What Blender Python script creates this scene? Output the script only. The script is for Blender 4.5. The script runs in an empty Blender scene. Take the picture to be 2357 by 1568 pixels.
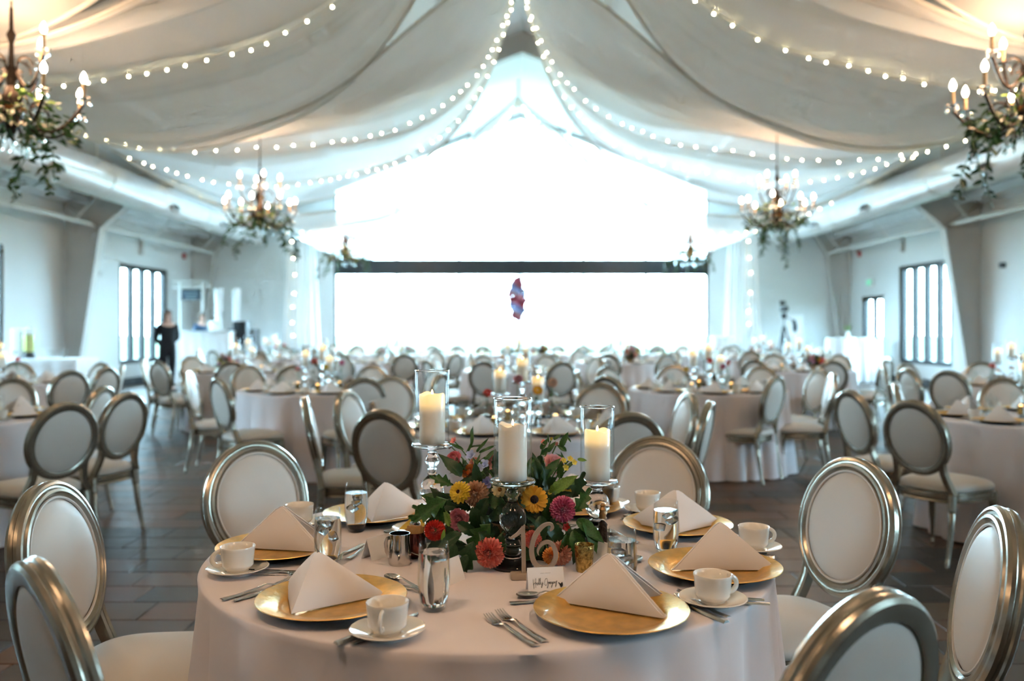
import bpy, bmesh, math, random
from mathutils import Vector, Matrix, noise

random.seed(11)
R = math.radians
PI = math.pi
sc = bpy.context.scene
C = sc.collection

# ------------------------------------------------------------------ camera, world, lights, exposure
FPX, PX, PY, CAMZ = 2000.0, 1190.0, 750.0, 1.38
cam_d = bpy.data.cameras.new('camera')
cam_d.sensor_width = 36.0
cam_d.lens = FPX / 2357.0 * 36.0
cam_d.shift_x = -(PX - 1178.5) / 2357.0
cam_d.shift_y = -(784.0 - PY) / 2357.0
cam_d.clip_start = 0.05
cam_d.clip_end = 400
cam_d.dof.use_dof = True
cam_d.dof.focus_distance = 2.2
cam_d.dof.aperture_fstop = 2.1
cam = bpy.data.objects.new('camera', cam_d)
C.objects.link(cam)
cam.location = (0, 0, CAMZ)
cam.rotation_euler = (R(90), 0, 0)
sc.camera = cam

SKY = 30.0
CHANDELIER_W = 58.0
FILL_W = 56.0
world = bpy.data.worlds.new('world')
sc.world = world
world.use_nodes = True
bg = world.node_tree.nodes['Background']
bg.inputs['Color'].default_value = (0.51, 0.80, 1.0, 1)
bg.inputs['Strength'].default_value = SKY
sc.view_settings.view_transform = 'Standard'
sc.view_settings.look = 'None'
sc.view_settings.gamma = 1.0
sc.view_settings.use_curve_mapping = False
sc.view_settings.exposure = 0.58
sc.cycles.use_denoising = True
sc.cycles.use_adaptive_sampling = True
sc.cycles.adaptive_threshold = 0.19
sc.cycles.adaptive_min_samples = 12
sc.cycles.transparent_max_bounces = 14
sc.cycles.max_bounces = 8
sc.cycles.diffuse_bounces = 4
sc.cycles.glossy_bounces = 3
sc.cycles.transmission_bounces = 8
sc.cycles.sample_clamp_indirect = 6.0
sc.cycles.caustics_reflective = False
sc.cycles.caustics_refractive = False

def portal(x, y, z, sx, sy, rot):
    l = bpy.data.lights.new('daylight_portal', 'AREA')
    l.shape = 'RECTANGLE'; l.size = sx; l.size_y = sy
    l.cycles.is_portal = True
    o = bpy.data.objects.new('daylight_portal', l)
    C.objects.link(o); o.location = (x, y, z); o.rotation_euler = rot

# ------------------------------------------------------------------ materials
def nodes_of(m):
    m.use_nodes = True
    return m.node_tree.nodes, m.node_tree.links

def mat(name, col, rough=0.5, metal=0.0, spec=0.5, trans=0.0, ior=1.45, sss=0.0, emit=None, estr=0.0,
        bump=None, var=None, coat=0.0, sheen=0.0, aniso=0.0):
    m = bpy.data.materials.new(name)
    n, l = nodes_of(m)
    p = n['Principled BSDF']
    p.inputs['Base Color'].default_value = (*col, 1)
    p.inputs['Roughness'].default_value = rough
    p.inputs['Metallic'].default_value = metal
    p.inputs['Specular IOR Level'].default_value = spec
    p.inputs['Transmission Weight'].default_value = trans
    p.inputs['IOR'].default_value = ior
    if sss:
        p.inputs['Subsurface Weight'].default_value = sss
        p.inputs['Subsurface Radius'].default_value = (0.02, 0.012, 0.007)
        p.inputs['Subsurface Scale'].default_value = 1.0
    if emit:
        p.inputs['Emission Color'].default_value = (*emit, 1)
        p.inputs['Emission Strength'].default_value = estr
    p.inputs['Coat Weight'].default_value = coat
    p.inputs['Sheen Weight'].default_value = sheen
    tc = n.new('ShaderNodeTexCoord')
    if var:
        t = n.new('ShaderNodeTexNoise'); t.inputs['Scale'].default_value = var[0]; t.inputs['Detail'].default_value = 5
        l.new(tc.outputs['Object'], t.inputs['Vector'])
        r = n.new('ShaderNodeMixRGB'); r.blend_type = 'MIX'
        a = var[1]
        c2 = var[2] if len(var) > 2 else tuple(max(0, c * (1 - a)) for c in col)
        r.inputs[1].default_value = (*col, 1); r.inputs[2].default_value = (*c2, 1)
        mr = n.new('ShaderNodeMapRange'); mr.inputs['From Min'].default_value = 0.35; mr.inputs['From Max'].default_value = 0.65
        l.new(t.outputs['Fac'], mr.inputs['Value']); l.new(mr.outputs['Result'], r.inputs[0])
        l.new(r.outputs[0], p.inputs['Base Color'])
    if bump:
        t = n.new('ShaderNodeTexNoise'); t.inputs['Scale'].default_value = bump[0]; t.inputs['Detail'].default_value = 4
        l.new(tc.outputs['Object'], t.inputs['Vector'])
        b = n.new('ShaderNodeBump'); b.inputs['Strength'].default_value = bump[1]; b.inputs['Distance'].default_value = 0.01
        l.new(t.outputs['Fac'], b.inputs['Height']); l.new(b.outputs['Normal'], p.inputs['Normal'])
    return m

def thin_glass(name, tint=(1, 1, 1), gloss=0.10, rough=0.02):
    """a thin pane: mostly clear, Fresnel reflection"""
    m = bpy.data.materials.new(name)
    n, l = nodes_of(m)
    n.remove(n['Principled BSDF'])
    tr = n.new('ShaderNodeBsdfTransparent'); tr.inputs['Color'].default_value = (*tint, 1)
    gl = n.new('ShaderNodeBsdfGlossy'); gl.inputs['Roughness'].default_value = rough
    lw = n.new('ShaderNodeLayerWeight'); lw.inputs['Blend'].default_value = 0.5
    pw = n.new('ShaderNodeMath'); pw.operation = 'POWER'; pw.inputs[1].default_value = 4.0
    ma = n.new('ShaderNodeMath'); ma.operation = 'MULTIPLY_ADD'; ma.inputs[1].default_value = 0.55; ma.inputs[2].default_value = 0.025
    l.new(lw.outputs['Facing'], pw.inputs[0]); l.new(pw.outputs[0], ma.inputs[0])
    mx = n.new('ShaderNodeMixShader')
    l.new(ma.outputs[0], mx.inputs[0]); l.new(tr.outputs[0], mx.inputs[1]); l.new(gl.outputs[0], mx.inputs[2])
    l.new(mx.outputs[0], n['Material Output'].inputs['Surface'])
    return m

def sheer(name, col, clear, back):
    """sheer fabric: some light passes straight, some scatters through, the rest is diffuse"""
    m = bpy.data.materials.new(name)
    n, l = nodes_of(m)
    n.remove(n['Principled BSDF'])
    tr = n.new('ShaderNodeBsdfTransparent')
    df = n.new('ShaderNodeBsdfDiffuse'); df.inputs['Color'].default_value = (*col, 1)
    tl = n.new('ShaderNodeBsdfTranslucent'); tl.inputs['Color'].default_value = (*col, 1)
    m1 = n.new('ShaderNodeMixShader'); m1.inputs[0].default_value = back
    m2 = n.new('ShaderNodeMixShader')
    tc = n.new('ShaderNodeTexCoord')
    t = n.new('ShaderNodeTexNoise'); t.inputs['Scale'].default_value = 3.0
    mr = n.new('ShaderNodeMapRange'); mr.inputs['To Min'].default_value = clear * 0.85; mr.inputs['To Max'].default_value = clear * 1.15
    l.new(tc.outputs['Object'], t.inputs['Vector']); l.new(t.outputs['Fac'], mr.inputs['Value'])
    l.new(mr.outputs['Result'], m2.inputs[0])
    l.new(df.outputs[0], m1.inputs[1]); l.new(tl.outputs[0], m1.inputs[2])
    l.new(m1.outputs[0], m2.inputs[1]); l.new(tr.outputs[0], m2.inputs[2])
    l.new(m2.outputs[0], n['Material Output'].inputs['Surface'])
    return m

def emitter(name, col, s):
    m = bpy.data.materials.new(name)
    n, l = nodes_of(m)
    n.remove(n['Principled BSDF'])
    e = n.new('ShaderNodeEmission'); e.inputs['Color'].default_value = (*col, 1); e.inputs['Strength'].default_value = s
    l.new(e.outputs[0], n['Material Output'].inputs['Surface'])
    return m

def petal_mat(name, col, col2, rough=0.55):
    """petals: hue varies from petal to petal"""
    m = bpy.data.materials.new(name)
    n, l = nodes_of(m)
    p = n['Principled BSDF']
    g = n.new('ShaderNodeNewGeometry')
    r = n.new('ShaderNodeMixRGB')
    r.inputs[1].default_value = (*col, 1); r.inputs[2].default_value = (*col2, 1)
    l.new(g.outputs['Random Per Island'], r.inputs[0])
    l.new(r.outputs[0], p.inputs['Base Color'])
    p.inputs['Roughness'].default_value = rough
    p.inputs['Subsurface Weight'].default_value = 0.0
    p.inputs['Sheen Weight'].default_value = 0.2
    return m

M = {}
M['wall'] = mat('wall_paint', (0.72, 0.74, 0.74), 0.75, var=(0.6, 0.06), bump=(60, 0.04))
M['roof'] = mat('roof_liner', (0.82, 0.83, 0.83), 0.6, var=(0.8, 0.08))
M['steel_paint'] = mat('frame_paint', (0.60, 0.585, 0.56), 0.55, var=(2, 0.06))
M['pipe'] = mat('pipe_paint', (0.72, 0.72, 0.70), 0.4, var=(3, 0.05))
M['duct'] = mat('duct_paint', (0.78, 0.78, 0.78), 0.32, metal=0.25, var=(3, 0.06))
M['black'] = mat('black_frame', (0.012, 0.016, 0.020), 0.35, var=(6, 0.3))
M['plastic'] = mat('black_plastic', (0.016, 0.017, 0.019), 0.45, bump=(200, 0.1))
M['base'] = mat('dark_base', (0.02, 0.022, 0.026), 0.5, var=(4, 0.3))
M['pane'] = thin_glass('window_glass', (0.97, 1.0, 1.0))
M['clear'] = thin_glass('clear_glass', (0.985, 0.995, 0.995))
M['crystal'] = mat('crystal_glass', (1, 1, 1), 0.0, trans=1.0, ior=1.5)
M['water'] = mat('water', (0.99, 1, 1), 0.0, trans=1.0, ior=1.33)
M['ice'] = mat('ice', (0.95, 0.98, 1.0), 0.22, trans=0.80, ior=1.12, bump=(90, 0.3))
M['drape'] = sheer('sheer_drape', (0.97, 0.96, 0.96), 0.21, 0.60)
M['drape_dense'] = sheer('dense_sheer_drape', (0.97, 0.97, 0.97), 0.07, 0.62)  # same fabric, made less clear so the backlit swag glows white
M['hem'] = sheer('drape_hem', (0.80, 0.79, 0.76), 0.04, 0.35)
M['cloth'] = mat('white_tablecloth', (0.745, 0.69, 0.71), 0.8, sheen=0.15, bump=(900, 0.06), var=(1.5, 0.03))
M['cloth_white'] = mat('bright_tablecloth', (0.82, 0.82, 0.83), 0.8, sheen=0.15, bump=(900, 0.05), var=(1.5, 0.03))
M['napkin'] = mat('napkin_linen', (0.83, 0.78, 0.755), 0.8, sheen=0.2, bump=(700, 0.06), var=(4, 0.03))
M['frame'] = mat('champagne_frame', (0.40, 0.36, 0.29), 0.25, metal=0.8, coat=0.2, var=(9, 0.22), bump=(35, 0.05))
M['vinyl'] = mat('cream_vinyl', (0.63, 0.59, 0.54), 0.5, bump=(450, 0.05), var=(3, 0.04))
M['gold'] = mat('gold_leaf', (0.92, 0.55, 0.14), 0.33, metal=0.72, coat=0.25, var=(30, 0.25), bump=(45, 0.12))
M['ceramic'] = mat('ivory_ceramic', (0.80, 0.77, 0.71), 0.12, coat=0.5, var=(5, 0.03))
M['cutlery'] = mat('polished_steel', (0.72, 0.70, 0.67), 0.16, metal=1.0, var=(20, 0.08))
M['steel'] = mat('mirror_steel', (0.60, 0.58, 0.56), 0.08, metal=1.0, var=(10, 0.1))
M['copper'] = mat('dark_copper', (0.16, 0.045, 0.035), 0.12, metal=0.8, var=(10, 0.2))
M['coffee'] = mat('paper_packet', (0.50, 0.28, 0.10), 0.6, var=(40, 0.3))
M['butter'] = mat('yellow_paper', (0.78, 0.56, 0.10), 0.6, var=(20, 0.12))
M['taupe'] = mat('taupe_wood', (0.36, 0.29, 0.23), 0.45, var=(25, 0.14), bump=(60, 0.08))
M['card'] = mat('white_card', (0.86, 0.86, 0.87), 0.6, var=(10, 0.02))
M['ink'] = mat('black_ink', (0.02, 0.02, 0.025), 0.6, var=(50, 0.2))
M['grey_ink'] = mat('grey_ink', (0.42, 0.42, 0.43), 0.6, var=(50, 0.2))
M['pepper'] = mat('peppercorns', (0.035, 0.016, 0.010), 0.5, var=(160, 0.7), bump=(220, 0.8))
M['brass'] = mat('brass_cap', (0.48, 0.27, 0.12), 0.3, metal=0.9, var=(20, 0.3))
M['bowl'] = mat('wooden_bowl', (0.36, 0.20, 0.09), 0.5, var=(12, 0.3))
M['soil'] = mat('dark_moss', (0.012, 0.022, 0.008), 0.9, var=(60, 0.5), bump=(80, 0.6))
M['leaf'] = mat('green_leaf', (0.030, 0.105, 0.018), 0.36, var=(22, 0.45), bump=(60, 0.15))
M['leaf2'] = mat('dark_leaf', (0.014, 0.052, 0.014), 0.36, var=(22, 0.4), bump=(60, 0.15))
M['leaf3'] = mat('lime_leaf', (0.16, 0.30, 0.045), 0.45, var=(22, 0.35), bump=(60, 0.15))
M['stem'] = mat('green_stem', (0.08, 0.17, 0.045), 0.5, var=(30, 0.3))
M['seed'] = mat('dark_seed_cone', (0.035, 0.012, 0.010), 0.8, var=(200, 0.6), bump=(300, 0.8))
M['seed_gold'] = mat('gold_seed_cone', (0.30, 0.16, 0.03), 0.8, var=(200, 0.7), bump=(300, 0.8))
PETAL = {
    'yellow': ((0.78, 0.56, 0.03), (0.62, 0.42, 0.02)), 'peach': ((0.80, 0.50, 0.33), (0.68, 0.38, 0.24)),
    'salmon': ((0.74, 0.27, 0.21), (0.80, 0.42, 0.32)), 'rose': ((0.76, 0.24, 0.27), (0.66, 0.14, 0.20)),
    'pink': ((0.82, 0.40, 0.45), (0.88, 0.55, 0.58)), 'magenta': ((0.62, 0.10, 0.24), (0.72, 0.22, 0.36)),
    'coral': ((0.80, 0.17, 0.14), (0.86, 0.32, 0.26)), 'red': ((0.80, 0.06, 0.03), (0.62, 0.03, 0.02)),
    'mauve': ((0.62, 0.20, 0.27), (0.74, 0.32, 0.38)), 'blush': ((0.88, 0.42, 0.32), (0.84, 0.52, 0.42)),
    'amber': ((0.85, 0.42, 0.02), (0.75, 0.30, 0.01)), 'cream': ((0.84, 0.72, 0.42), (0.78, 0.62, 0.32)),
    'blue': ((0.36, 0.48, 0.80), (0.46, 0.54, 0.78)), 'violet': ((0.22, 0.22, 0.48), (0.30, 0.28, 0.52)),
    'orange': ((0.84, 0.30, 0.06), (0.80, 0.40, 0.12)), 'lemon': ((0.84, 0.72, 0.12), (0.78, 0.62, 0.10)),
    'white': ((0.85, 0.83, 0.76), (0.78, 0.76, 0.68)),
}
for k, (a, b) in PETAL.items():
    M['p_' + k] = petal_mat(k + '_petal', a, b)
M['votive'] = mat('mercury_gold', (0.62, 0.42, 0.14), 0.16, metal=0.9, var=(140, 0.65), bump=(120, 0.25))
M['flame'] = emitter('candle_flame', (1.0, 0.62, 0.22), 14.0)
M['ember'] = emitter('tealight_flame', (1.0, 0.50, 0.14), 9.0)
M['bulb'] = emitter('chandelier_bulb', (1.0, 0.80, 0.52), 42.0)
M['fairy'] = emitter('fairy_light_bulb', (1.0, 0.86, 0.46), 55.0)
M['iron'] = mat('bronze_iron', (0.035, 0.024, 0.018), 0.35, metal=0.8, var=(20, 0.3))
M['candle_sleeve'] = mat('candle_sleeve', (0.62, 0.42, 0.24), 0.5, var=(20, 0.1))
M['bronze'] = mat('bronze_cup', (0.34, 0.13, 0.04), 0.3, metal=0.7, var=(20, 0.3))
M['wire'] = mat('clear_wire', (0.55, 0.52, 0.42), 0.4, var=(20, 0.1))
M['skin'] = mat('skin', (0.62, 0.38, 0.29), 0.5, sss=0.05, var=(20, 0.06))
M['hair_brown'] = mat('brown_hair', (0.10, 0.045, 0.022), 0.45, var=(40, 0.35), bump=(90, 0.4))
M['hair_grey'] = mat('sandy_hair', (0.11, 0.065, 0.04), 0.5, var=(40, 0.35), bump=(90, 0.4))
M['black_knit'] = mat('black_fabric', (0.006, 0.006, 0.009), 0.85, bump=(200, 0.2), var=(30, 0.2))
M['denim'] = mat('blue_fabric', (0.035, 0.08, 0.15), 0.8, bump=(200, 0.2), var=(30, 0.2))
M['white_plastic'] = mat('white_plastic', (0.80, 0.80, 0.80), 0.4, var=(10, 0.04))
M['banner'] = mat('navy_banner', (0.006, 0.016, 0.030), 0.6, var=(30, 0.2))
M['pale_print'] = mat('pale_print', (0.42, 0.58, 0.66), 0.6, var=(30, 0.1))
M['red_alarm'] = mat('red_alarm', (0.45, 0.03, 0.03), 0.4, var=(30, 0.1))
M['green_sign'] = mat('green_letters', (0.03, 0.42, 0.22), 0.5, emit=(0.1, 0.8, 0.4), estr=0.6, var=(30, 0.1))
M['lemon_drink'] = mat('lemon_water', (0.72, 0.80, 0.30), 0.1, var=(30, 0.2))
M['grass'] = mat('lawn', (0.045, 0.075, 0.030), 0.9, var=(0.6, 0.3), bump=(20, 0.4))
M['hill'] = mat('wooded_hill', (0.018, 0.032, 0.018), 0.9, var=(0.05, 0.4), bump=(2, 0.6))
M['patio'] = mat('pale_concrete', (0.50, 0.49, 0.47), 0.8, var=(2, 0.1))

def wax_mat():
    m = mat('ivory_wax', (0.93, 0.90, 0.83), 0.42, var=(14, 0.03))
    return m
def wax_lit_mat():
    """LED candle: glow painted as emission into the upper third of its wax"""
    m = mat('lit_ivory_wax', (0.93, 0.89, 0.80), 0.42, var=(14, 0.03))
    n, l = nodes_of(m)
    p = n['Principled BSDF']
    tc = n.new('ShaderNodeTexCoord'); s = n.new('ShaderNodeSeparateXYZ')
    l.new(tc.outputs['Object'], s.inputs[0])
    mr = n.new('ShaderNodeMapRange'); mr.interpolation_type = 'SMOOTHSTEP'
    mr.inputs['From Min'].default_value = 0.085; mr.inputs['From Max'].default_value = 0.125
    mr.inputs['To Min'].default_value = 0.0; mr.inputs['To Max'].default_value = 0.62
    l.new(s.outputs['Z'], mr.inputs['Value'])
    p.inputs['Emission Color'].default_value = (1.0, 0.60, 0.16, 1)
    l.new(mr.outputs['Result'], p.inputs['Emission Strength'])
    return m
M['wax'] = wax_mat()
M['wax_lit'] = wax_lit_mat()

def tile_mat():
    m = bpy.data.materials.new('slate_tile')
    n, l = nodes_of(m)
    p = n['Principled BSDF']
    oi = n.new('ShaderNodeObjectInfo'); g = n.new('ShaderNodeNewGeometry')
    ad = n.new('ShaderNodeMath'); ad.operation = 'ADD'
    fr = n.new('ShaderNodeMath'); fr.operation = 'FRACT'
    l.new(oi.outputs['Random'], ad.inputs[0]); l.new(g.outputs['Random Per Island'], ad.inputs[1]); l.new(ad.outputs[0], fr.inputs[0])
    cr = n.new('ShaderNodeValToRGB'); cr.color_ramp.interpolation = 'LINEAR'
    cols = [(0.0, (0.026, 0.023, 0.021)), (0.25, (0.050, 0.045, 0.041)), (0.45, (0.100, 0.054, 0.032)),
            (0.62, (0.034, 0.037, 0.038)), (0.8, (0.125, 0.060, 0.034)), (1.0, (0.074, 0.052, 0.034))]
    e = cr.color_ramp.elements
    e[0].position, e[0].color = cols[0][0], (*cols[0][1], 1)
    e[1].position, e[1].color = cols[-1][0], (*cols[-1][1], 1)
    for pos, c in cols[1:-1]:
        x = e.new(pos); x.color = (*c, 1)
    l.new(fr.outputs[0], cr.inputs[0])
    tc = n.new('ShaderNodeNewGeometry')
    t = n.new('ShaderNodeTexNoise'); t.inputs['Scale'].default_value = 3.5; t.inputs['Detail'].default_value = 9; t.inputs['Roughness'].default_value = 0.62
    l.new(tc.outputs['Position'], t.inputs['Vector'])
    mx = n.new('ShaderNodeMixRGB'); mx.blend_type = 'OVERLAY'; mx.inputs[0].default_value = 0.9
    l.new(cr.outputs[0], mx.inputs[1]); l.new(t.outputs['Fac'], mx.inputs[2])
    l.new(mx.outputs[0], p.inputs['Base Color'])
    mr = n.new('ShaderNodeMapRange'); mr.inputs['To Min'].default_value = 0.30; mr.inputs['To Max'].default_value = 0.55
    l.new(t.outputs['Fac'], mr.inputs['Value']); l.new(mr.outputs['Result'], p.inputs['Roughness'])
    p.inputs['Specular IOR Level'].default_value = 0.38
    b = n.new('ShaderNodeBump'); b.inputs['Strength'].default_value = 0.18; b.inputs['Distance'].default_value = 0.01
    l.new(t.outputs['Fac'], b.inputs['Height']); l.new(b.outputs['Normal'], p.inputs['Normal'])
    return m
M['tile'] = tile_mat()
M['grout'] = mat('grout', (0.06, 0.055, 0.05), 0.85, var=(6, 0.2))

# ------------------------------------------------------------------ mesh helpers
class MB:
    def __init__(self):
        self.v = []; self.f = []
    def add(self, vs, fs, mtx=None):
        o = len(self.v)
        if mtx is not None:
            vs = [mtx @ Vector(p) for p in vs]
        self.v += [tuple(p) for p in vs]
        self.f += [tuple(i + o for i in q) for q in fs]
        return self
    def box(self, c, s, mtx=None):
        x, y, z = c; a, b, d = s[0] / 2, s[1] / 2, s[2] / 2
        vs = [(x + i * a, y + j * b, z + k * d) for k in (-1, 1) for j in (-1, 1) for i in (-1, 1)]
        fs = [(0, 2, 3, 1), (4, 5, 7, 6), (0, 1, 5, 4), (2, 6, 7, 3), (0, 4, 6, 2), (1, 3, 7, 5)]
        return self.add(vs, fs, mtx)
    def bbox(self, c, s, bev, mtx=None):
        """box with bevelled vertical and horizontal edges (chamfer)"""
        bm = bmesh.new(); bmesh.ops.create_cube(bm, size=1.0)
        for q in bm.verts:
            q.co = Vector((q.co.x * s[0] + c[0], q.co.y * s[1] + c[1], q.co.z * s[2] + c[2]))
        bmesh.ops.bevel(bm, geom=list(bm.edges), offset=bev, segments=2, affect='EDGES', profile=0.5)
        bm.verts.index_update()
        vs = [q.co.copy() for q in bm.verts]; fs = [[w.index for w in q.verts] for q in bm.faces]
        bm.free()
        return self.add(vs, fs, mtx)
    def lathe(self, prof, n=32, c=(0, 0, 0), cap0=True, cap1=True, mtx=None, rfun=None):
        vs = []; fs = []; m = len(prof)
        for (r, z) in prof:
            for i in range(n):
                a = 2 * PI * i / n
                rr = r * (rfun(a, z) if rfun else 1)
                vs.append((c[0] + rr * math.cos(a), c[1] + rr * math.sin(a), c[2] + z))
        for j in range(m - 1):
            for i in range(n):
                k = (i + 1) % n
                fs.append((j * n + i, j * n + k, (j + 1) * n + k, (j + 1) * n + i))
        if cap0: fs.append(tuple(reversed(range(n))))
        if cap1: fs.append(tuple(range((m - 1) * n, m * n)))
        return self.add(vs, fs, mtx)
    def sweep(self, pts, prof, up=(0, 0, 1), closed=False, scale=None, caps=True):
        """prof: list of (a,b) in the frame (side, up)"""
        P = [Vector(p) for p in pts]; N = len(P); m = len(prof); vs = []; fs = []
        u = Vector(up)
        for i in range(N):
            if closed: t = P[(i + 1) % N] - P[i - 1]
            else: t = P[min(i + 1, N - 1)] - P[max(i - 1, 0)]
            t.normalize()
            s = t.cross(u)
            if s.length < 1e-5: s = t.cross(Vector((1, 0, 0.01)))
            s.normalize(); w = s.cross(t); w.normalize()
            k = 1.0 if scale is None else scale[i]
            for (a, b) in prof:
                vs.append(P[i] + s * (a * k) + w * (b * k))
        M_ = N if closed else N - 1
        for i in range(M_):
            j = (i + 1) % N
            for q in range(m):
                r = (q + 1) % m
                fs.append((i * m + q, i * m + r, j * m + r, j * m + q))
        if not closed and caps:
            fs.append(tuple(reversed(range(m)))); fs.append(tuple(range((N - 1) * m, N * m)))
        return self.add(vs, fs)
    def tube(self, pts, r, n=8, closed=False, up=(0, 0, 1)):
        prof = [(math.cos(2 * PI * i / n), math.sin(2 * PI * i / n)) for i in range(n)]
        sc_ = r if isinstance(r, (list, tuple)) else [r] * len(pts)
        return self.sweep(pts, prof, up=up, closed=closed, scale=sc_)
    def grid(self, fn, nu, nv, wrap=False):
        vs = []; fs = []
        for i in range(nu + (0 if wrap else 1)):
            for j in range(nv + 1):
                vs.append(fn(i / nu, j / nv))
        K = nv + 1
        for i in range(nu):
            a = i; b = (i + 1) % nu if wrap else i + 1
            for j in range(nv):
                fs.append((a * K + j, b * K + j, b * K + j + 1, a * K + j + 1))
        return self.add(vs, fs)
    def ball(self, c, r, n=10, m=6, s=(1, 1, 1)):
        prof = []
        vs = []; fs = []
        for j in range(1, m):
            a = PI * j / m
            for i in range(n):
                b = 2 * PI * i / n
                vs.append((c[0] + r * s[0] * math.sin(a) * math.cos(b), c[1] + r * s[1] * math.sin(a) * math.sin(b), c[2] - r * s[2] * math.cos(a)))
        for j in range(m - 2):
            for i in range(n):
                k = (i + 1) % n
                fs.append((j * n + i, j * n + k, (j + 1) * n + k, (j + 1) * n + i))
        b0 = len(vs); vs.append((c[0], c[1], c[2] - r * s[2])); vs.append((c[0], c[1], c[2] + r * s[2]))
        for i in range(n):
            k = (i + 1) % n
            fs.append((b0, k, i)); fs.append((b0 + 1, (m - 2) * n + i, (m - 2) * n + k))
        return self.add(vs, fs)
    def mesh(self, name, m, smooth=True, angle=38):
        me = bpy.data.meshes.new(name)
        me.from_pydata(self.v, [], self.f)
        if m is not None: me.materials.append(m)
        if smooth:
            me.polygons.foreach_set('use_smooth', [True] * len(me.polygons))
            me.set_sharp_from_angle(angle=R(angle))
        me.update()
        return me

def link(name, data, parent=None, loc=None, rot=None, scale=None, mtx=None):
    o = bpy.data.objects.new(name, data)
    C.objects.link(o)
    if parent is not None: o.parent = parent
    if loc is not None: o.location = loc
    if rot is not None: o.rotation_euler = rot
    if scale is not None: o.scale = scale if isinstance(scale, (tuple, list)) else (scale,) * 3
    if mtx is not None: o.matrix_local = mtx
    return o

def tag(o, label=None, cat=None, group=None, kind=None):
    if label: o['label'] = label
    if cat: o['category'] = cat
    if group: o['group'] = group
    if kind: o['kind'] = kind
    return o

def thing(name, label, cat, loc=(0, 0, 0), rotz=0.0, group=None, scale=None):
    return tag(link(name, None, None, loc, (0, 0, rotz), scale), label, cat, group, 'thing')

def struct(name, mb, m, label=None, cat=None, parent=None, smooth=False):
    o = link(name, mb.mesh(name, m, smooth) if isinstance(mb, MB) else mb, parent)
    if parent is None:
        o['kind'] = 'structure'
        if label: o['label'] = label
        if cat: o['category'] = cat
    return o

class Kit:
    """a thing's parts, kept once and placed many times with shared meshes"""
    def __init__(self): self.p = []
    def part(self, name, mb, m, parent=-1, angle=38, mtx=None):
        me = mb.mesh(name, m, True, angle) if isinstance(mb, MB) else mb
        self.p.append((name, me, parent, mtx)); return len(self.p) - 1
    def place(self, name, label, cat, loc, rotz=0.0, group=None, scale=None, skip=()):
        root = thing(name, label, cat, loc, rotz, group, scale)
        made = []
        for (n, me, pa, mtx) in self.p:
            if n in skip: made.append(None); continue
            o = link(n, me, root if pa < 0 else made[pa])
            if mtx is not None: o.matrix_local = mtx
            made.append(o)
        return root

def single(name, me, label, cat, loc, rotz=0.0, group=None, scale=None):
    return tag(link(name, me, None, loc, (0, 0, rotz), scale), label, cat, group, 'thing')

def at(px, py, d):
    """a point d metres down the hall that the photograph shows at px, py"""
    return Vector(((px - PX) / FPX * d, d, CAMZ - (py - PY) / FPX * d))
# ------------------------------------------------------------------ the hall
XL, XR, XC = -8.95, 9.17, 0.11
YB, YF = -10.5, 24.1
EAVE, RIDGE = 3.8, 7.2
def roofz(x): return RIDGE - (RIDGE - EAVE) * abs(x - XC) / 9.06

TABLES = {  # key: (x, y, short place phrase)
    'a': (-0.076, 2.404, 'table number 16'),
    'b': (0.014, 5.44, 'round table straight behind number 16'),
    'c': (-3.90, 5.80, 'round table at the left frame edge'),
    'd': (3.55, 5.80, 'round table at the right frame edge'),
    'e': (-1.92, 8.40, 'third-row table left of the candles'),
    'f': (1.85, 8.45, 'third-row table right of the candles'),
    'g': (-5.60, 9.30, 'third-row table near the left wall'),
    'h': (5.24, 9.20, 'third-row table near the right wall'),
    'i': (-3.70, 11.8, 'fourth-row table on the left'),
    'j': (0.00, 11.8, 'fourth-row table in the middle'),
    'k': (3.95, 12.2, 'fourth-row table on the right'),
    'l': (-2.05, 14.6, 'fifth-row table left of centre'),
    'm': (1.73, 14.7, 'fifth-row table right of centre'),
    'n': (-4.60, 16.3, 'sixth-row table on the left'),
    'o': (4.60, 16.3, 'sixth-row table on the right'),
}
TOPZ = 0.76

# floor of slate tiles
fl = struct('floor', MB().box(((XL + XR) / 2, (YB + YF) / 2, -0.056), (XR - XL, YF - YB, 0.10)), M['grout'],
            'dark slate tile floor with brown and grey rectangular tiles', 'floor')
ROW = 0.265
def tile_mb(L, W, mb=None, ox=0, oy=0, dz=0.0):
    g = 0.0025; b = 0.003
    mb = mb or MB()
    a, c = L / 2 - g, W / 2 - g
    vs = [(ox + i * a, oy + j * c, -0.014) for i, j in ((-1, -1), (1, -1), (1, 1), (-1, 1))]
    vs += [(ox + i * a, oy + j * c, dz - 0.003) for i, j in ((-1, -1), (1, -1), (1, 1), (-1, 1))]
    vs += [(ox + i * (a - b), oy + j * (c - b), dz) for i, j in ((-1, -1), (1, -1), (1, 1), (-1, 1))]
    fs = [(8, 9, 10, 11)]
    for k in range(4):
        q = (k + 1) % 4
        fs += [(k, q, 4 + q, 4 + k), (4 + k, 4 + q, 8 + q, 8 + k)]
    return mb.add(vs, fs)
tile_mesh = {}
tiles = []
rng = random.Random(5)
y = YB
while y < YF - 0.01:
    w = min(ROW, YF - y); x = XL
    while x < XR - 0.01:
        L = rng.choice((0.265, 0.40, 0.53, 0.53))
        if XR - x - L < 0.2: L = XR - x
        tiles.append((x + L / 2, y + w / 2, round(L, 3), round(w, 3))); x += L
    y += ROW
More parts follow.
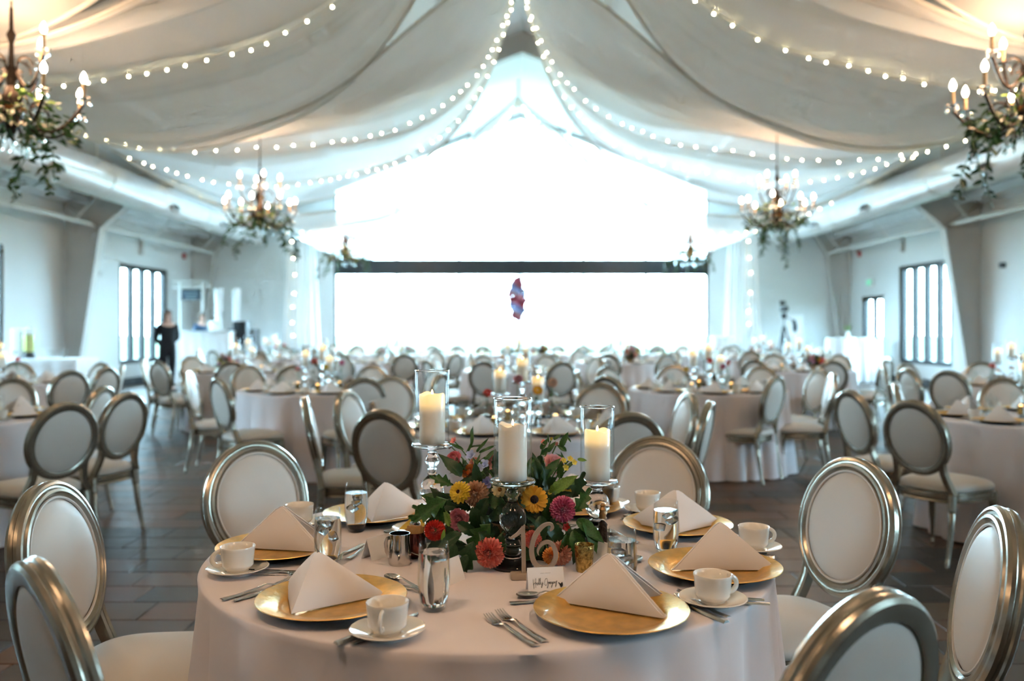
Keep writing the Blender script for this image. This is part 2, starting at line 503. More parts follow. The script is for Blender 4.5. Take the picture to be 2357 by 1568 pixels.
def in_view(t):
    x, y = t[0], t[1]
    if y < 3.2: return False
    px = PX + FPX * x / y; py = PY + FPX * CAMZ / y
    if not (-20 < px < 2377 and py < 1590): return False
    for k, (tx, ty, _) in TABLES.items():
        if (x - tx) ** 2 + (y - ty) ** 2 < 0.62: return False
        # hidden behind a cloth nearer the camera
        if ty < y:
            px_t = PX + FPX * tx / ty; hw = FPX * 0.80 / ty
            bot = PY + FPX * CAMZ / max(ty - 0.8, 0.5)
            if abs(px - px_t) < hw and py < bot and py > PY + FPX * 0.62 / ty: return False
    return True
vis = sorted([t for t in tiles if in_view(t)], key=lambda t: t[1] ** 2 + 0.3 * t[0] ** 2)[:300]
visset = set(vis)
for (x, y, L, w) in vis:
    key = (L, w)
    if key not in tile_mesh: tile_mesh[key] = tile_mb(L, w).mesh('floor_tile', M['tile'], False)
    link('floor_tile', tile_mesh[key], fl, (x, y, rng.uniform(-0.0008, 0.0)))
rest = MB()
for t in tiles:
    if t not in visset: tile_mb(t[2], t[3], rest, t[0], t[1])
o = link('floor_tiles', rest.mesh('floor_tiles', M['tile'], False), fl); o['kind'] = 'stuff'

# side walls with window and door openings
WZ0, WZ1 = 0.50, 2.80
LEFT_W = [(19.55, 22.25), (12.55, 15.15), (5.65, 8.25)]
RIGHT_W = [(18.3, 20.85), (12.55, 15.15), (5.65, 8.25), (-1.2, 1.4)]  # last one is unseen, added for bluish light on the front cloth
DOOR = (21.75, 23.1, 0.0, 2.15)
def side_wall(name, X, s, ops, label):
    mb = MB(); t = 0.22
    ops = sorted(ops); y = YB
    for (a, b, z0, z1) in ops:
        mb.box((X + s * t / 2, (y + a) / 2, EAVE / 2), (t, a - y, EAVE))
        if z0 > 0: mb.box((X + s * t / 2, (a + b) / 2, z0 / 2), (t, b - a, z0))
        mb.box((X + s * t / 2, (a + b) / 2, (z1 + EAVE) / 2), (t, b - a, EAVE - z1))
        y = b
    mb.box((X + s * t / 2, (y + YF) / 2, EAVE / 2), (t, YF - y, EAVE))
    return struct(name, mb, M['wall'], label, 'wall')
side_wall('wall_left', XL, -1, [(a, b, WZ0, WZ1) for a, b in LEFT_W], 'white side wall with tall dark-framed windows on the left')
side_wall('wall_right', XR, 1, [(a, b, WZ0, WZ1) for a, b in RIGHT_W] + [DOOR], 'white side wall with windows and glass door on the right')

def prism(mb, pts, y0, y1):
    n = len(pts)
    vs = [(x, y0, z) for x, z in pts] + [(x, y1, z) for x, z in pts]
    fs = [tuple(range(n)), tuple(reversed(range(n, 2 * n)))]
    for i in range(n):
        j = (i + 1) % n
        fs.append((i, i + n, j + n, j))
    return mb.add(vs, fs)
GX0, GX1 = -5.08, 5.32
mb = MB()
prism(mb, [(XL - 0.2, 0), (GX0, 0), (GX0, roofz(GX0)), (XL - 0.2, EAVE)], YF, YF + 0.25)
prism(mb, [(GX1, 0), (XR + 0.2, 0), (XR + 0.2, EAVE), (GX1, roofz(GX1))], YF, YF + 0.25)
prism(mb, [(GX0, 0), (GX1, 0), (GX1, 0.12), (GX0, 0.12)], YF, YF + 0.25)
struct('wall_back', mb, M['wall'], 'white gable end wall around the great window', 'wall')
mb = MB()
prism(mb, [(XL - 0.2, 0), (XR + 0.2, 0), (XR + 0.2, EAVE), (XC, RIDGE), (XL - 0.2, EAVE)], YB - 0.25, YB)
struct('wall_front', mb, M['wall'], 'white gable wall behind the viewer', 'wall')
mb = MB()
for s in (-1, 1):
    e = XL - 0.25 if s < 0 else XR + 0.25
    prism(mb, [(XC, RIDGE), (XC, RIDGE + 0.15), (e, roofz(e) + 0.15), (e, roofz(e))], YB - 0.3, YF + 0.3)
ceil = struct('ceiling', mb, M['roof'], 'pale pitched metal roof above the drapes', 'ceiling')
for s in (-1, 1):
    for d in (1.3, 2.9, 4.5, 6.1, 7.6, 8.6):
        x = XC + s * d
        link('purlin', MB().box((x, (YB + YF) / 2, roofz(x) - 0.10), (0.07, YF - YB - 0.1, 0.17)).mesh('purlin', M['roof'], False), ceil)
for s, X, nm in ((1, XL, 'baseboard_left'), (-1, XR, 'baseboard_right')):
    mb = MB()
    ys = [(YB, YF)] if s > 0 else [(YB, DOOR[0] - 0.05), (DOOR[1] + 0.05, YF)]
    for a, b in ys: mb.box((X + s * 0.02, (a + b) / 2, 0.09), (0.04, b - a, 0.18))
    struct(nm, mb, M['base'], 'dark baseboard along the %s wall' % nm.split('_')[1], 'baseboard')

# great window: six bays under and over a dark beam
def wthing(name, label, loc=(0, 0, 0)):
    o = link(name, None, None, loc); o['kind'] = 'structure'; o['label'] = label; o['category'] = 'window'; return o
w1 = wthing('window_1', 'great gable window of six bays in the end wall')
bw = (GX1 - GX0) / 6
def wbox(parent, name, c, s, m): return link(name, MB().box(c, s).mesh(name, m, False), parent)
wbox(w1, 'transom_beam', ((GX0 + GX1) / 2, YF + 0.10, 3.01), (GX1 - GX0, 0.24, 0.42), M['black'])
wbox(w1, 'bottom_rail', ((GX0 + GX1) / 2, YF + 0.10, 0.15), (GX1 - GX0, 0.12, 0.06), M['black'])
for i in range(7):
    x = GX0 + i * bw
    x = min(max(x, GX0 + 0.03), GX1 - 0.03)
    wbox(w1, 'mullion', (x, YF + 0.10, (0.12 + 2.85) / 2), (0.055, 0.10, 2.73), M['black'])
    zt = roofz(x) - 0.12
    wbox(w1, 'mullion', (x, YF + 0.10, (3.16 + zt) / 2), (0.055, 0.10, zt - 3.16), M['black'])
    if i < 6:
        a, b = x + 0.03, GX0 + (i + 1) * bw - 0.03
        link('pane', MB().box(((a + b) / 2, YF + 0.10, 1.51), (b - a, 0.012, 2.66)).mesh('pane', M['pane'], False), w1)
        pts = [(a, 3.16), (b, 3.16), (b, roofz(b) - 0.1), (a, roofz(a) - 0.1)]
        link('pane', prism(MB(), pts, YF + 0.095, YF + 0.107).mesh('pane', M['pane'], False), w1)
for s in (-1, 1):
    e = GX0 if s < 0 else GX1
    m_ = MB(); prism(m_, [(XC, RIDGE), (XC, RIDGE - 0.06), (e, roofz(e) - 0.06), (e, roofz(e))], YF + 0.02, YF + 0.2)
    link('rake_trim', m_.mesh('rake_trim', M['wall'], False), w1)
portal((GX0 + GX1) / 2, YF - 0.05, 3.3, GX1 - GX0, 6.6, (R(-90), 0, 0))

def side_window(n, X, s, a, b):
    w = wthing('window_%d' % n, 'tall black-framed window with four panes, %s wall, %d metres down the hall' % ('left' if s < 0 else 'right', round(a)))
    xx = X + s * 0.08; h = WZ1 - WZ0; zc = (WZ0 + WZ1) / 2
    wbox(w, 'head_frame', (xx, (a + b) / 2, WZ1 - 0.05), (0.12, b - a, 0.10), M['black'])
    wbox(w, 'sill_frame', (xx, (a + b) / 2, WZ0 + 0.05), (0.12, b - a, 0.10), M['black'])
    ys = [a + 0.06, a + (b - a) * 0.27, a + (b - a) * 0.50, a + (b - a) * 0.73, b - 0.06]
    for i, yy in enumerate(ys):
        wbox(w, 'mullion', (xx, yy, zc), (0.10, 0.20 if i in (0, 4) else 0.19, h), M['black'])
    for i in range(4):
        link('pane', MB().box((xx, (ys[i] + ys[i + 1]) / 2, zc), (0.012, ys[i + 1] - ys[i], h - 0.2)).mesh('pane', M['pane'], False), w)
    portal(X, (a + b) / 2, zc, h, b - a, (0, R(-90) if s < 0 else R(90), 0))
n = 2
for a, b in LEFT_W: side_window(n, XL, -1, a, b); n += 1
for a, b in RIGHT_W: side_window(n, XR, 1, a, b); n += 1
d1 = link('door_1', None); d1['kind'] = 'structure'; d1['label'] = 'black framed double glass exit door in the side wall'; d1['category'] = 'door'
dx = XR + 0.08; dm = (DOOR[0] + DOOR[1]) / 2
wbox(d1, 'door_frame', (dx, dm, DOOR[3] - 0.05), (0.14, DOOR[1] - DOOR[0], 0.10), M['black'])
for yy, ww in ((DOOR[0] + 0.05, 0.10), (DOOR[1] - 0.06, 0.12), (dm, 0.09)):
    wbox(d1, 'door_stile', (dx, yy, DOOR[3] / 2), (0.11, ww, DOOR[3]), M['black'])
for yy in ((DOOR[0] + dm) / 2, (DOOR[1] + dm) / 2):
    wbox(d1, 'kick_rail', (dx, yy, 0.10), (0.09, 0.6, 0.2), M['black'])
    link('pane', MB().box((dx, yy, 1.12), (0.012, 0.6, 1.9)).mesh('pane', M['pane'], False), d1)
wbox(d1, 'push_bar', (dx - 0.09, dm - 0.05, 1.0), (0.06, 0.16, 0.14), M['black'])

# tapered steel frames
def frame_half(s, end=False):
    X = XL if s < 0 else XR
    f = lambda dx: X - s * dx
    if end: return [(f(0), 0), (f(0.23), 0), (f(0.62), 3.31), (f(1.0), 3.95), (XC, RIDGE - 0.08), (XC, RIDGE), (f(0), EAVE)]
    web = [(f(0), 0), (f(0.23), 0), (f(0.74), 3.31), (f(1.32), 3.82), (XC, RIDGE - 0.42), (XC, RIDGE), (f(0), EAVE)]
    return web
for k, yy in enumerate((23.93, 17.2, 10.3, 3.4, -3.5)):
    mb = MB()
    for s in (-1, 1):
        w = frame_half(s, k == 0)
        prism(mb, w, yy - 0.01, yy + 0.01)
        inner = w[1:5]
        for p, q in zip(inner, inner[1:]):
            dx, dz = q[0] - p[0], q[1] - p[1]; L = math.hypot(dx, dz); nx, nz = -dz / L * 0.012, dx / L * 0.012
            prism(mb, [(p[0] + nx, p[1] + nz), (q[0] + nx, q[1] + nz), (q[0] - nx, q[1] - nz), (p[0] - nx, p[1] - nz)], yy - 0.12, yy + 0.12)
        # stiffener plate at the knee
        a, b = w[2], w[6]
        dx, dz = b[0] - a[0], b[1] - a[1]; L = math.hypot(dx, dz); nx, nz = -dz / L * 0.008, dx / L * 0.008
        prism(mb, [(a[0] + nx, a[1] + nz), (b[0] + nx, b[1] + nz), (b[0] - nx, b[1] - nz), (a[0] - nx, a[1] - nz)], yy - 0.1, yy + 0.1)
    struct('trim_%d' % (k + 1), mb, M['steel_paint'],
           'tapered grey steel portal frame %s' % ('against the end wall', 'with haunched knees, second from end wall', 'third from the end wall', 'over the numbered table', 'behind the viewer')[k], 'steel frame')

# round air ducts and sprinkler pipes
for s, X, side in ((-1, -7.15, 'left'), (1, 7.25, 'right')):
    t = thing('air_duct', 'long round white air duct under the %s roof slope' % side, 'duct', (X, 0, 3.90))
    link('duct_body', MB().tube([(0, y, 0) for y in (YB + 0.3, 0, 8, 16, YF - 0.3)], 0.32, 28).mesh('duct_body', M['duct']), t)
    for y in (1.0, 5.6, 10.2, 14.8, 19.4):
        link('duct_collar', MB().tube([(0, y - 0.03, 0), (0, y + 0.03, 0)], 0.332, 28).mesh('duct_collar', M['duct']), t)
        link('hanger_strap', MB().box((0, y, 0.55), (0.03, 0.03, 0.5)).mesh('hanger_strap', M['pipe'], False), t)
    for y in (5.9, 12.95, 17.4, 20.35):
        v = link('vent', MB().box((0, 0, 0), (0.06, 0.36, 0.22)).mesh('vent', M['duct'], False), t, (-s * 0.285, y, -0.14), (0, R(25) * s, 0))
        link('grille', MB().box((0, 0, 0), (0.02, 0.30, 0.16)).mesh('grille', M['plastic'], False), v, (-s * 0.03, 0, 0))
    Xp = -8.35 if s < 0 else 8.55
    t = thing('sprinkler_pipe', 'thin white sprinkler pipe running along the %s wall' % side, 'pipe', (Xp, 0, 3.38))
    link('pipe_run', MB().tube([(0, YB + 0.2, 0), (0, 8, 0), (0, YF - 0.3, 0)], 0.042, 12).mesh('pipe_run', M['pipe']), t)
    for y in (2, 6.5, 9.6, 13.5, 16.4, 20.0, 23.0):
        link('brace', MB().tube([(0, y, 0), (-s * 0.35 * 0 - s * 0.25, y + 0.25, 0.45)], 0.02, 6).mesh('brace', M['pipe']), t)

# small fittings on the walls
def fitting(name, label, cat, x, y, z, s, m, group=None):
    return single(name, MB().bbox((0, 0, 0), s, min(s) * 0.2).mesh(name, m), label, cat, (x, y, z), 0, group)
fitting('wall_speaker', 'slim blue-grey box high on the left wall above window', 'speaker', XL + 0.05, 20.6, 3.24, (0.10, 0.10, 0.36), M['steel_paint'])
fitting('wall_speaker', 'slim blue-grey box high on the right wall above window', 'speaker', XR - 0.05, 20.6, 3.30, (0.10, 0.10, 0.36), M['steel_paint'])
fitting('fire_alarm', 'small red fire alarm on the left wall near corner', 'alarm', XL + 0.03, 23.3, 3.25, (0.06, 0.12, 0.16), M['red_alarm'])
fitting('fire_alarm', 'small red fire alarm on the right wall near corner', 'alarm', XR - 0.03, 23.2, 3.30, (0.06, 0.12, 0.16), M['red_alarm'])
fitting('thermostat', 'small grey thermostat beside the left steel column', 'thermostat', XL + 0.02, 18.6, 2.5, (0.04, 0.10, 0.12), M['steel_paint'])
fitting('wall_sensor', 'small dark motion sensor on the right wall', 'sensor', XR - 0.04, 16.35, 2.52, (0.08, 0.12, 0.10), M['plastic'])
t = thing('exit_sign', 'white sign with green EXIT letters above the glass door', 'sign', (XR - 0.03, 22.5, 2.50))
link('sign_case', MB().bbox((0, 0, 0), (0.05, 0.42, 0.22), 0.01).mesh('sign_case', M['white_plastic']), t)
LET = MB()
for (y0, z0, sy, sz, rx) in ((0.130, 0, 0.020, 0.12, 0), (0.105, 0.05, 0.06, 0.02, 0), (0.108, 0, 0.05, 0.02, 0), (0.105, -0.05, 0.06, 0.02, 0),
                             (0.035, 0, 0.020, 0.13, 28), (0.035, 0, 0.020, 0.13, -28), (-0.035, 0, 0.020, 0.12, 0), (-0.10, 0, 0.020, 0.12, 0), (-0.10, 0.05, 0.08, 0.02, 0)):
    LET.box((0, 0, 0), (0.006, sy, sz), Matrix.Translation((-0.028, y0, z0)) @ Matrix.Rotation(R(rx), 4, 'X'))
link('lettering', LET.mesh('lettering', M['green_sign'], False), t)

# outdoors
struct('ground', MB().box((0, 20, -0.2), (220, 220, 0.1)), M['grass'], 'lawn outside the windows', 'ground')
struct('patio_path', MB().box((0.1, YF + 3.8, -0.13), (20, 7, 0.06)), M['patio'], 'pale concrete patio outside the great window', 'path')
def hill(x, y, rx, ry, h, label):
    mb = MB()
    def f(u, v):
        a = 2 * PI * u; r = v
        k = (1 - r * r) ** 1.2 if r < 1 else 0
        px, py = x + rx * r * math.cos(a), y + ry * r * math.sin(a)
        return (px, py, -0.2 + h * k * (1 + 0.25 * noise.noise(Vector((px * 0.15, py * 0.15, 1)))))
    mb.grid(f, 36, 10, wrap=True)
    return struct('hill', mb, M['hill'], label, 'hill', smooth=True)
hill(-62, 25, 26, 60, 4.2, 'low wooded rise outside the left windows')
hill(64, 22, 26, 60, 5.0, 'low wooded rise outside the right windows')

# ------------------------------------------------------------------ sheer ceiling drapes and fairy lights
GATHER = [  # y of ridge gather, near spread, far spread, sag, ridge height
    (2.4, 3.2, 4.7, 1.95, 6.65, 0.35, 3), (6.9, 0.05, 4.3, 1.95, 6.65, 0.06, 14), (13.4, 2.6, 2.7, 1.90, 6.55, 0.55, 14), (20.3, 5.2, 3.5, 2.45, 6.60, 0.72, 5)]
ZT = [(0.0, 6.60), (0.03, 5.92), (0.056, 5.46), (0.08, 5.14), (0.14, 4.62), (0.256, 4.06), (0.43, 3.74), (0.60, 3.60), (0.75, 3.74), (0.88, 4.06), (1.0, 4.45)]
def ztab(u):
    n = len(ZT)
    for i in range(n - 1):
        if u <= ZT[i + 1][0] + 1e-9: break
    def sl(j):
        j = min(max(j, 0), n - 2); return (ZT[j + 1][1] - ZT[j][1]) / (ZT[j + 1][0] - ZT[j][0])
    (a, za), (c, zc) = ZT[i], ZT[i + 1]
    m0, m1 = (sl(i - 1) + sl(i)) / 2, (sl(i) + sl(i + 1)) / 2
    h = c - a; t = (u - a) / h
    return za * (2 * t ** 3 - 3 * t * t + 1) + zc * (-2 * t ** 3 + 3 * t * t) + m0 * h * (t ** 3 - 2 * t * t + t) + m1 * h * (t ** 3 - t * t)
def drape_pt(k, s, u, v, dz=0.0, strung=False):
    yk, wn, wf, sag, zr, mid, fast = GATHER[k]
    sp = 0.035 + 0.965 * (1 - (1 - u) ** (3 if v > 0 or strung else fast))
    if v < 0 and not strung and k in (1, 2):
        wn += (4.2 * (1 - u) ** 4) if k == 1 else 3.6 * (1 - u) ** 3
    yy = yk + (v * wf if v > 0 else v * wn) * sp
    ph = 1.3 * k + (0.7 if s > 0 else 2.1)
    fold = 0.065 * math.sin(v * 10.5 + ph + 0.8 * math.sin(3 * u + ph)) + 0.045 * math.sin(v * 23 + 2 * ph + 2 * u) - 0.055 * abs(math.sin(v * 13 + ph + 1.1 * u)) ** 0.6 + 0.014 * math.sin(v * 57 + 5 * u)
    fold *= (0.25 + 0.75 * math.sin(PI * min(1, u * 1.05)) ** 0.7) * (1 - 0.4 * v * v)
    if k == 3:
        sg = sag * (mid + (1 - mid) * v * v)
        z = zr + (4.3 - zr) * u - 4 * sg * u * (1 - u)
        w_ = min(1, max(0, (u - 0.1) / 0.35)); w_ = w_ * w_ * (3 - 2 * w_)
        z = z * (1 - w_) + w_ * (ztab(u) - 0.33 * math.sin(PI * u) * (0.5 + 0.5 * abs(v)))
    else:
        z = ztab(u) + mid * (1 - v * v) * math.sin(PI * u) ** 0.8
    gx = 0.05 + 7.05 * u
    return (XC * 0.3 + s * gx, yy, z + fold + dz)
PANEL = ['nearest', 'second', 'third', 'farthest']
for k in range(4):
    for s in (-1, 1):
        side = 'left' if s < 0 else 'right'
        t = thing('ceiling_drape', 'sheer white ceiling swag, %s one from the viewer, %s of the ridge' % (PANEL[k], side), 'drape',
                  (0, 0, 0), 0, 'sheer ceiling swags')
        mb = MB().grid(lambda u, v: drape_pt(k, s, u, 2 * v - 1), 44, 64)
        link('fabric', mb.mesh('fabric', M['drape_dense' if k == 3 else 'drape'], True, 180), t)
        for v in (-1, 1):
            link('hem', MB().tube([drape_pt(k, s, i / 40, v) for i in range(41)], 0.020, 6).mesh('hem', M['hem']), t)
for k in range(4):
    yk, zr = GATHER[k][0], GATHER[k][4]
    t = thing('gather_tie', 'white fabric tie gathering the %s ceiling swag at the ridge' % PANEL[k], 'drape tie', (XC * 0.3, yk, zr))
    link('band', MB().lathe([(0.10, -0.10), (0.075, 0.0), (0.10, 0.10)], 20).mesh('band', M['hem']), t)
    link('cord', MB().tube([(0, 0, 0.05), (0, 0, RIDGE - zr - 0.02)], 0.02, 8).mesh('cord', M['wire']), t)
bulb_me = MB().ball((0, 0, 0), 0.0105, 6, 4).mesh('bulb', M['fairy'])
rng2 = random.Random(9)
def fairy(pts, label, step=0.205, group='fairy light strings', k=1.0):
    t = thing('string_lights', label, 'string lights', (0, 0, 0), 0, group)
    link('wire', MB().tube(pts, 0.0022, 4).mesh('wire', M['wire']), t)
    acc = 0.0
    for p, q in zip(pts, pts[1:]):
        p, q = Vector(p), Vector(q); L = (q - p).length
        while acc < L:
            b = p.lerp(q, acc / L)
            link('bulb', bulb_me, t, (b.x, b.y + rng2.uniform(-0.02, 0.02), b.z - 0.012 + rng2.uniform(-0.02, 0.01)), scale=k)
            acc += step * rng2.uniform(0.75, 1.35)
        acc -= L
for k, vs in ((0, (0.55,)), (1, (0.22,)), (2, (-0.96, 0.62)), (3, (-0.6, 0.3))):
    for v in vs:
        for s in (-1, 1):
            pts = [drape_pt(k, s, 0.01 + 0.97 * i / 60, v, -0.045, True) for i in range(61)]
            fairy(pts, 'warm fairy lights along the %s part of the %s ceiling swag, %s of ridge' % ('near' if v < 0 else 'far', PANEL[k], 'left' if s < 0 else 'right'))

# sheer curtains hanging beside the great window
for s, x, side in ((-1, -5.85, 'left'), (1, 6.1, 'right')):
    def cf(u, v):
        a = u * 2 - 1
        w = 0.36 + 0.22 * v
        return (x + a * w, 23.55 + 0.06 * math.sin(a * 17 + s) * (0.5 + 0.5 * v) + 0.03 * math.sin(a * 31), 4.3 - 4.28 * v)
    t = thing('sheer_curtain', 'tall sheer white curtain hanging %s of the great window' % side, 'curtain', (0, 0, 0), 0, 'sheer curtains by the great window')
    link('fabric', MB().grid(cf, 60, 16).mesh('fabric', M['drape'], True, 180), t)
    link('rod', MB().tube([(x - 0.45, 23.55, 4.32), (x + 0.45, 23.55, 4.32)], 0.015, 8).mesh('rod', M['pipe']), t)
    pts = [(x + s * 0.18 + 0.04 * math.sin(z * 3), 23.44, z) for z in [4.2 - 3.2 * i / 24 for i in range(25)]]
    fairy(pts, 'warm fairy lights hanging down the %s sheer curtain' % side, 0.42, k=1.7)
# ------------------------------------------------------------------ chandeliers
def leaf_into(mb, base, direction, L, W, roll=0.0, droop=0.25):
    d = Vector(direction).normalized()
    up = Vector((0, 0, 1)) if abs(d.z) < 0.95 else Vector((1, 0, 0))
    s = d.cross(up).normalized()
    s = (Matrix.Rotation(roll, 3, d) @ s).normalized()
    n = s.cross(d)
    b = Vector(base)
    pr = [(0, 0.06), (0.3, 0.85), (0.6, 0.8), (1.0, 0.0)]
    vs = []; fs = []
    for t, w in pr:
        c = b + d * (L * t) - Vector((0, 0, 1)) * (droop * L * t * t)
        if w == 0: vs.append(c); continue
        vs += [c - s * (W * w / 2) + n * (0.12 * W), c, c + s * (W * w / 2) + n * (0.12 * W)]
    for j in range(2):
        a = j * 3
        fs += [(a, a + 1, a + 4, a + 3), (a + 1, a + 2, a + 5, a + 4)]
    fs += [(6, 7, 9), (7, 8, 9)]
    mb.add(vs, fs)

def vine(rg, start, length, lean, nleaf, L):
    st = MB(); lf = MB()
    p = Vector(start); pts = [p.copy()]; d = Vector((lean[0], lean[1], -0.3)).normalized()
    for i in range(14):
        d = (d + Vector((rg.uniform(-0.3, 0.3), rg.uniform(-0.3, 0.3), -0.28))).normalized()
        p = p + d * (length / 14); pts.append(p.copy())
    st.tube(pts, 0.004, 5)
    for i in range(nleaf):
        q = pts[min(14, 1 + int(i * 14 / nleaf))] + Vector((rg.uniform(-.01, .01), rg.uniform(-.01, .01), rg.uniform(-.02, .02)))
        leaf_into(lf, q, (rg.uniform(-1, 1), rg.uniform(-1, 1), rg.uniform(-0.6, 0.5)), L * rg.uniform(0.7, 1.2), L * 0.45, rg.uniform(0, 6.28))
    return st, lf

def chandelier_kit(seed, detail=True):
    rg = random.Random(seed); K = Kit()
    K.part('center_column', MB().lathe([(0.004, 0.86), (0.012, 0.85), (0.014, 0.70), (0.035, 0.66), (0.015, 0.60), (0.02, 0.45), (0.05, 0.38), (0.03, 0.30),
                                        (0.07, 0.22), (0.085, 0.12), (0.05, 0.04), (0.03, -0.02), (0.012, -0.06), (0.004, -0.08)], 18), M['iron'])
    K.part('bronze_cup', MB().lathe([(0.05, 0.10), (0.10, 0.13), (0.10, 0.15), (0.06, 0.14)], 18), M['bronze'])
    K.part('chain', MB().tube([(0, 0, 0.86), (0, 0, 1.9)], 0.007, 6), M['iron'])
    K.part('ceiling_cord', MB().tube([(0, 0, 1.9), (0, 0, 3.1)], 0.005, 6), M['wire'])
    def arm(a, r, z, zb):
        c, s = math.cos(a), math.sin(a)
        pts = []
        for i in range(13):
            t = i / 12
            rr = 0.04 + (r - 0.04) * t
            zz = zb - 0.14 * math.sin(PI * t * 0.9) * (1 - 0.15 * t) + (z - zb) * t ** 3
            pts.append((c * rr, s * rr, zz))
        K.part('arm', MB().tube(pts, 0.011, 8), M['iron'])
        # curled scroll above the arm
        sp = []
        for i in range(15):
            q = i / 14 * 4.6; rr = 0.085 * (1 - 0.6 * i / 14)
            sp.append((c * (r * 0.36 + rr * math.cos(q)), s * (r * 0.36 + rr * math.cos(q)), zb + 0.03 + rr * math.sin(q)))
        K.part('scroll', MB().tube(sp, 0.008, 6), M['iron'])
        b = K.part('bobeche', MB().lathe([(0.006, -0.012), (0.03, -0.004), (0.046, 0.004), (0.044, 0.008), (0.012, 0.006)], 14, (c * r, s * r, z)), M['crystal'])
        k = K.part('candle_sleeve', MB().lathe([(0.0125, 0.0), (0.0125, 0.11)], 10, (c * r, s * r, z)), M['candle_sleeve'])
        K.part('bulb', MB().lathe([(0.009, 0.112), (0.019, 0.130), (0.021, 0.145), (0.016, 0.165), (0.006, 0.185), (0.001, 0.192)], 10, (c * r, s * r, z)), M['bulb'], k)
        for j in range(3):
            q = a + j * 2.1
            K.part('crystal_drop', MB().lathe([(0.001, 0), (0.008, -0.018), (0.011, -0.034), (0.006, -0.046), (0.001, -0.05)], 6,
                                              (c * r + 0.04 * math.cos(q), s * r + 0.04 * math.sin(q), z - 0.005)), M['crystal'], b)
    o = rg.uniform(0, 1)
    for i in range(8): arm(o + i * PI / 4, 0.48, 0.20 + 0.03 * (i % 2), 0.10)
    for i in range(4): arm(o + 0.4 + i * PI / 2, 0.27, 0.54, 0.40)
    for i in range(10):
        a = i * 0.63 + 0.2; r = 0.10 + 0.2 * (i % 3) / 2
        K.part('crystal_drop', MB().lathe([(0.001, 0.05), (0.004, 0.0), (0.010, -0.02), (0.014, -0.045), (0.007, -0.062), (0.001, -0.066)], 6,
                                          (r * math.cos(a), r * math.sin(a), -0.06 - 0.03 * (i % 2))), M['crystal'])
    # greenery: a ring of foliage and trailing vines
    lf = MB()
    for i in range(330):
        a = rg.uniform(0, 6.28); r = 0.06 + 0.36 * rg.random() ** 0.8
        leaf_into(lf, (r * math.cos(a), r * math.sin(a), rg.gauss(0.05, 0.06)), (math.cos(a) + rg.uniform(-.6, .6), math.sin(a) + rg.uniform(-.6, .6), rg.uniform(-0.9, 0.6)),
                  rg.uniform(0.05, 0.10), 0.03, rg.uniform(0, 6))
    me = lf.mesh('foliage', M['leaf']); K.part('foliage', me, None)
    for i in range(9):
        a = rg.uniform(0, 6.28); r = rg.uniform(0.15, 0.45); ln = rg.choice((0.25, 0.36, 0.48, 0.62))
        st, l2 = vine(rg, (r * math.cos(a), r * math.sin(a), 0.02), ln, (math.cos(a) * .7, math.sin(a) * .7), int(ln * 60), 0.075)
        j = K.part('vine', st, M['stem'])
        K.part('vine_leaves', l2, M['leaf2'] if i % 2 else M['leaf'], j)
    l3 = MB()
    for i in range(40):
        a = rg.uniform(0, 6.28); r = rg.uniform(0.05, 0.3)
        leaf_into(l3, (r * math.cos(a), r * math.sin(a), rg.uniform(0.1, 0.3)), (rg.uniform(-1, 1), rg.uniform(-1, 1), rg.uniform(-.2, .8)), 0.09, 0.035, rg.uniform(0, 6))
    K.part('young_foliage', l3, M['leaf3'])
    return K
CHX = 3.57
ck = [chandelier_kit(3), chandelier_kit(8)]
DIST = {0.0: 'added for light over the viewer', 6.1: 'nearest, cut by the frame edge', 12.0: 'second, above the fourth row', 18.0: 'farthest, near the great window'}
for i, y in enumerate((0.0, 6.1, 12.0, 18.0)):  # the first pair is unseen, added for warm light on the front table
    for j, s in enumerate((-1, 1)):
        r = ck[(i + j) % 2].place('chandelier', 'bronze candle chandelier with trailing greenery, %s, %s of aisle' % (DIST[y], 'left' if s < 0 else 'right'),
                                  'chandelier', (s * CHX + 0.02, y, 2.76), 0.7 * i + 1.9 * j, 'bronze chandeliers with greenery')
        ld = bpy.data.lights.new('chandelier_glow', 'POINT'); ld.energy = CHANDELIER_W; ld.color = (1.0, 0.60, 0.34); ld.shadow_soft_size = 0.30
        lo = bpy.data.objects.new('chandelier_glow', ld); C.objects.link(lo); lo.parent = r; lo.location = (0, 0, 0.42)

# unseen warm fill lamps in cans, added to brighten the front table
for s in (-1, 1):
    pl = thing('added_fill_lamp', 'added unseen fill lamp in a black can above the viewer, %s one' % ('left' if s < 0 else 'right'), 'lamp', (s * 0.9, 0.9, 3.40), 0, 'added fill lamps')
    link('can', MB().lathe([(0.02, 0.26), (0.10, 0.25), (0.11, 0.0), (0.105, 0.0), (0.095, 0.24), (0.02, 0.25)], 24, cap0=False, cap1=False).mesh('can', M['plastic'], True, 60), pl)
    link('cord', MB().tube([(0, 0, 0.25), (0, 0, 2.6)], 0.006, 6).mesh('cord', M['plastic']), pl)
    sd = bpy.data.lights.new('fill_spot', 'SPOT'); sd.energy = FILL_W; sd.color = (1.0, 0.64, 0.38); sd.spot_size = R(58); sd.spot_blend = 0.9; sd.shadow_soft_size = 0.25
    so = bpy.data.objects.new('fill_spot', sd); C.objects.link(so); so.parent = pl; so.location = (0, 0, -0.02)
    so.rotation_euler = Vector((-s * 0.75, 1.5, -2.7)).to_track_quat('-Z', 'Y').to_euler()

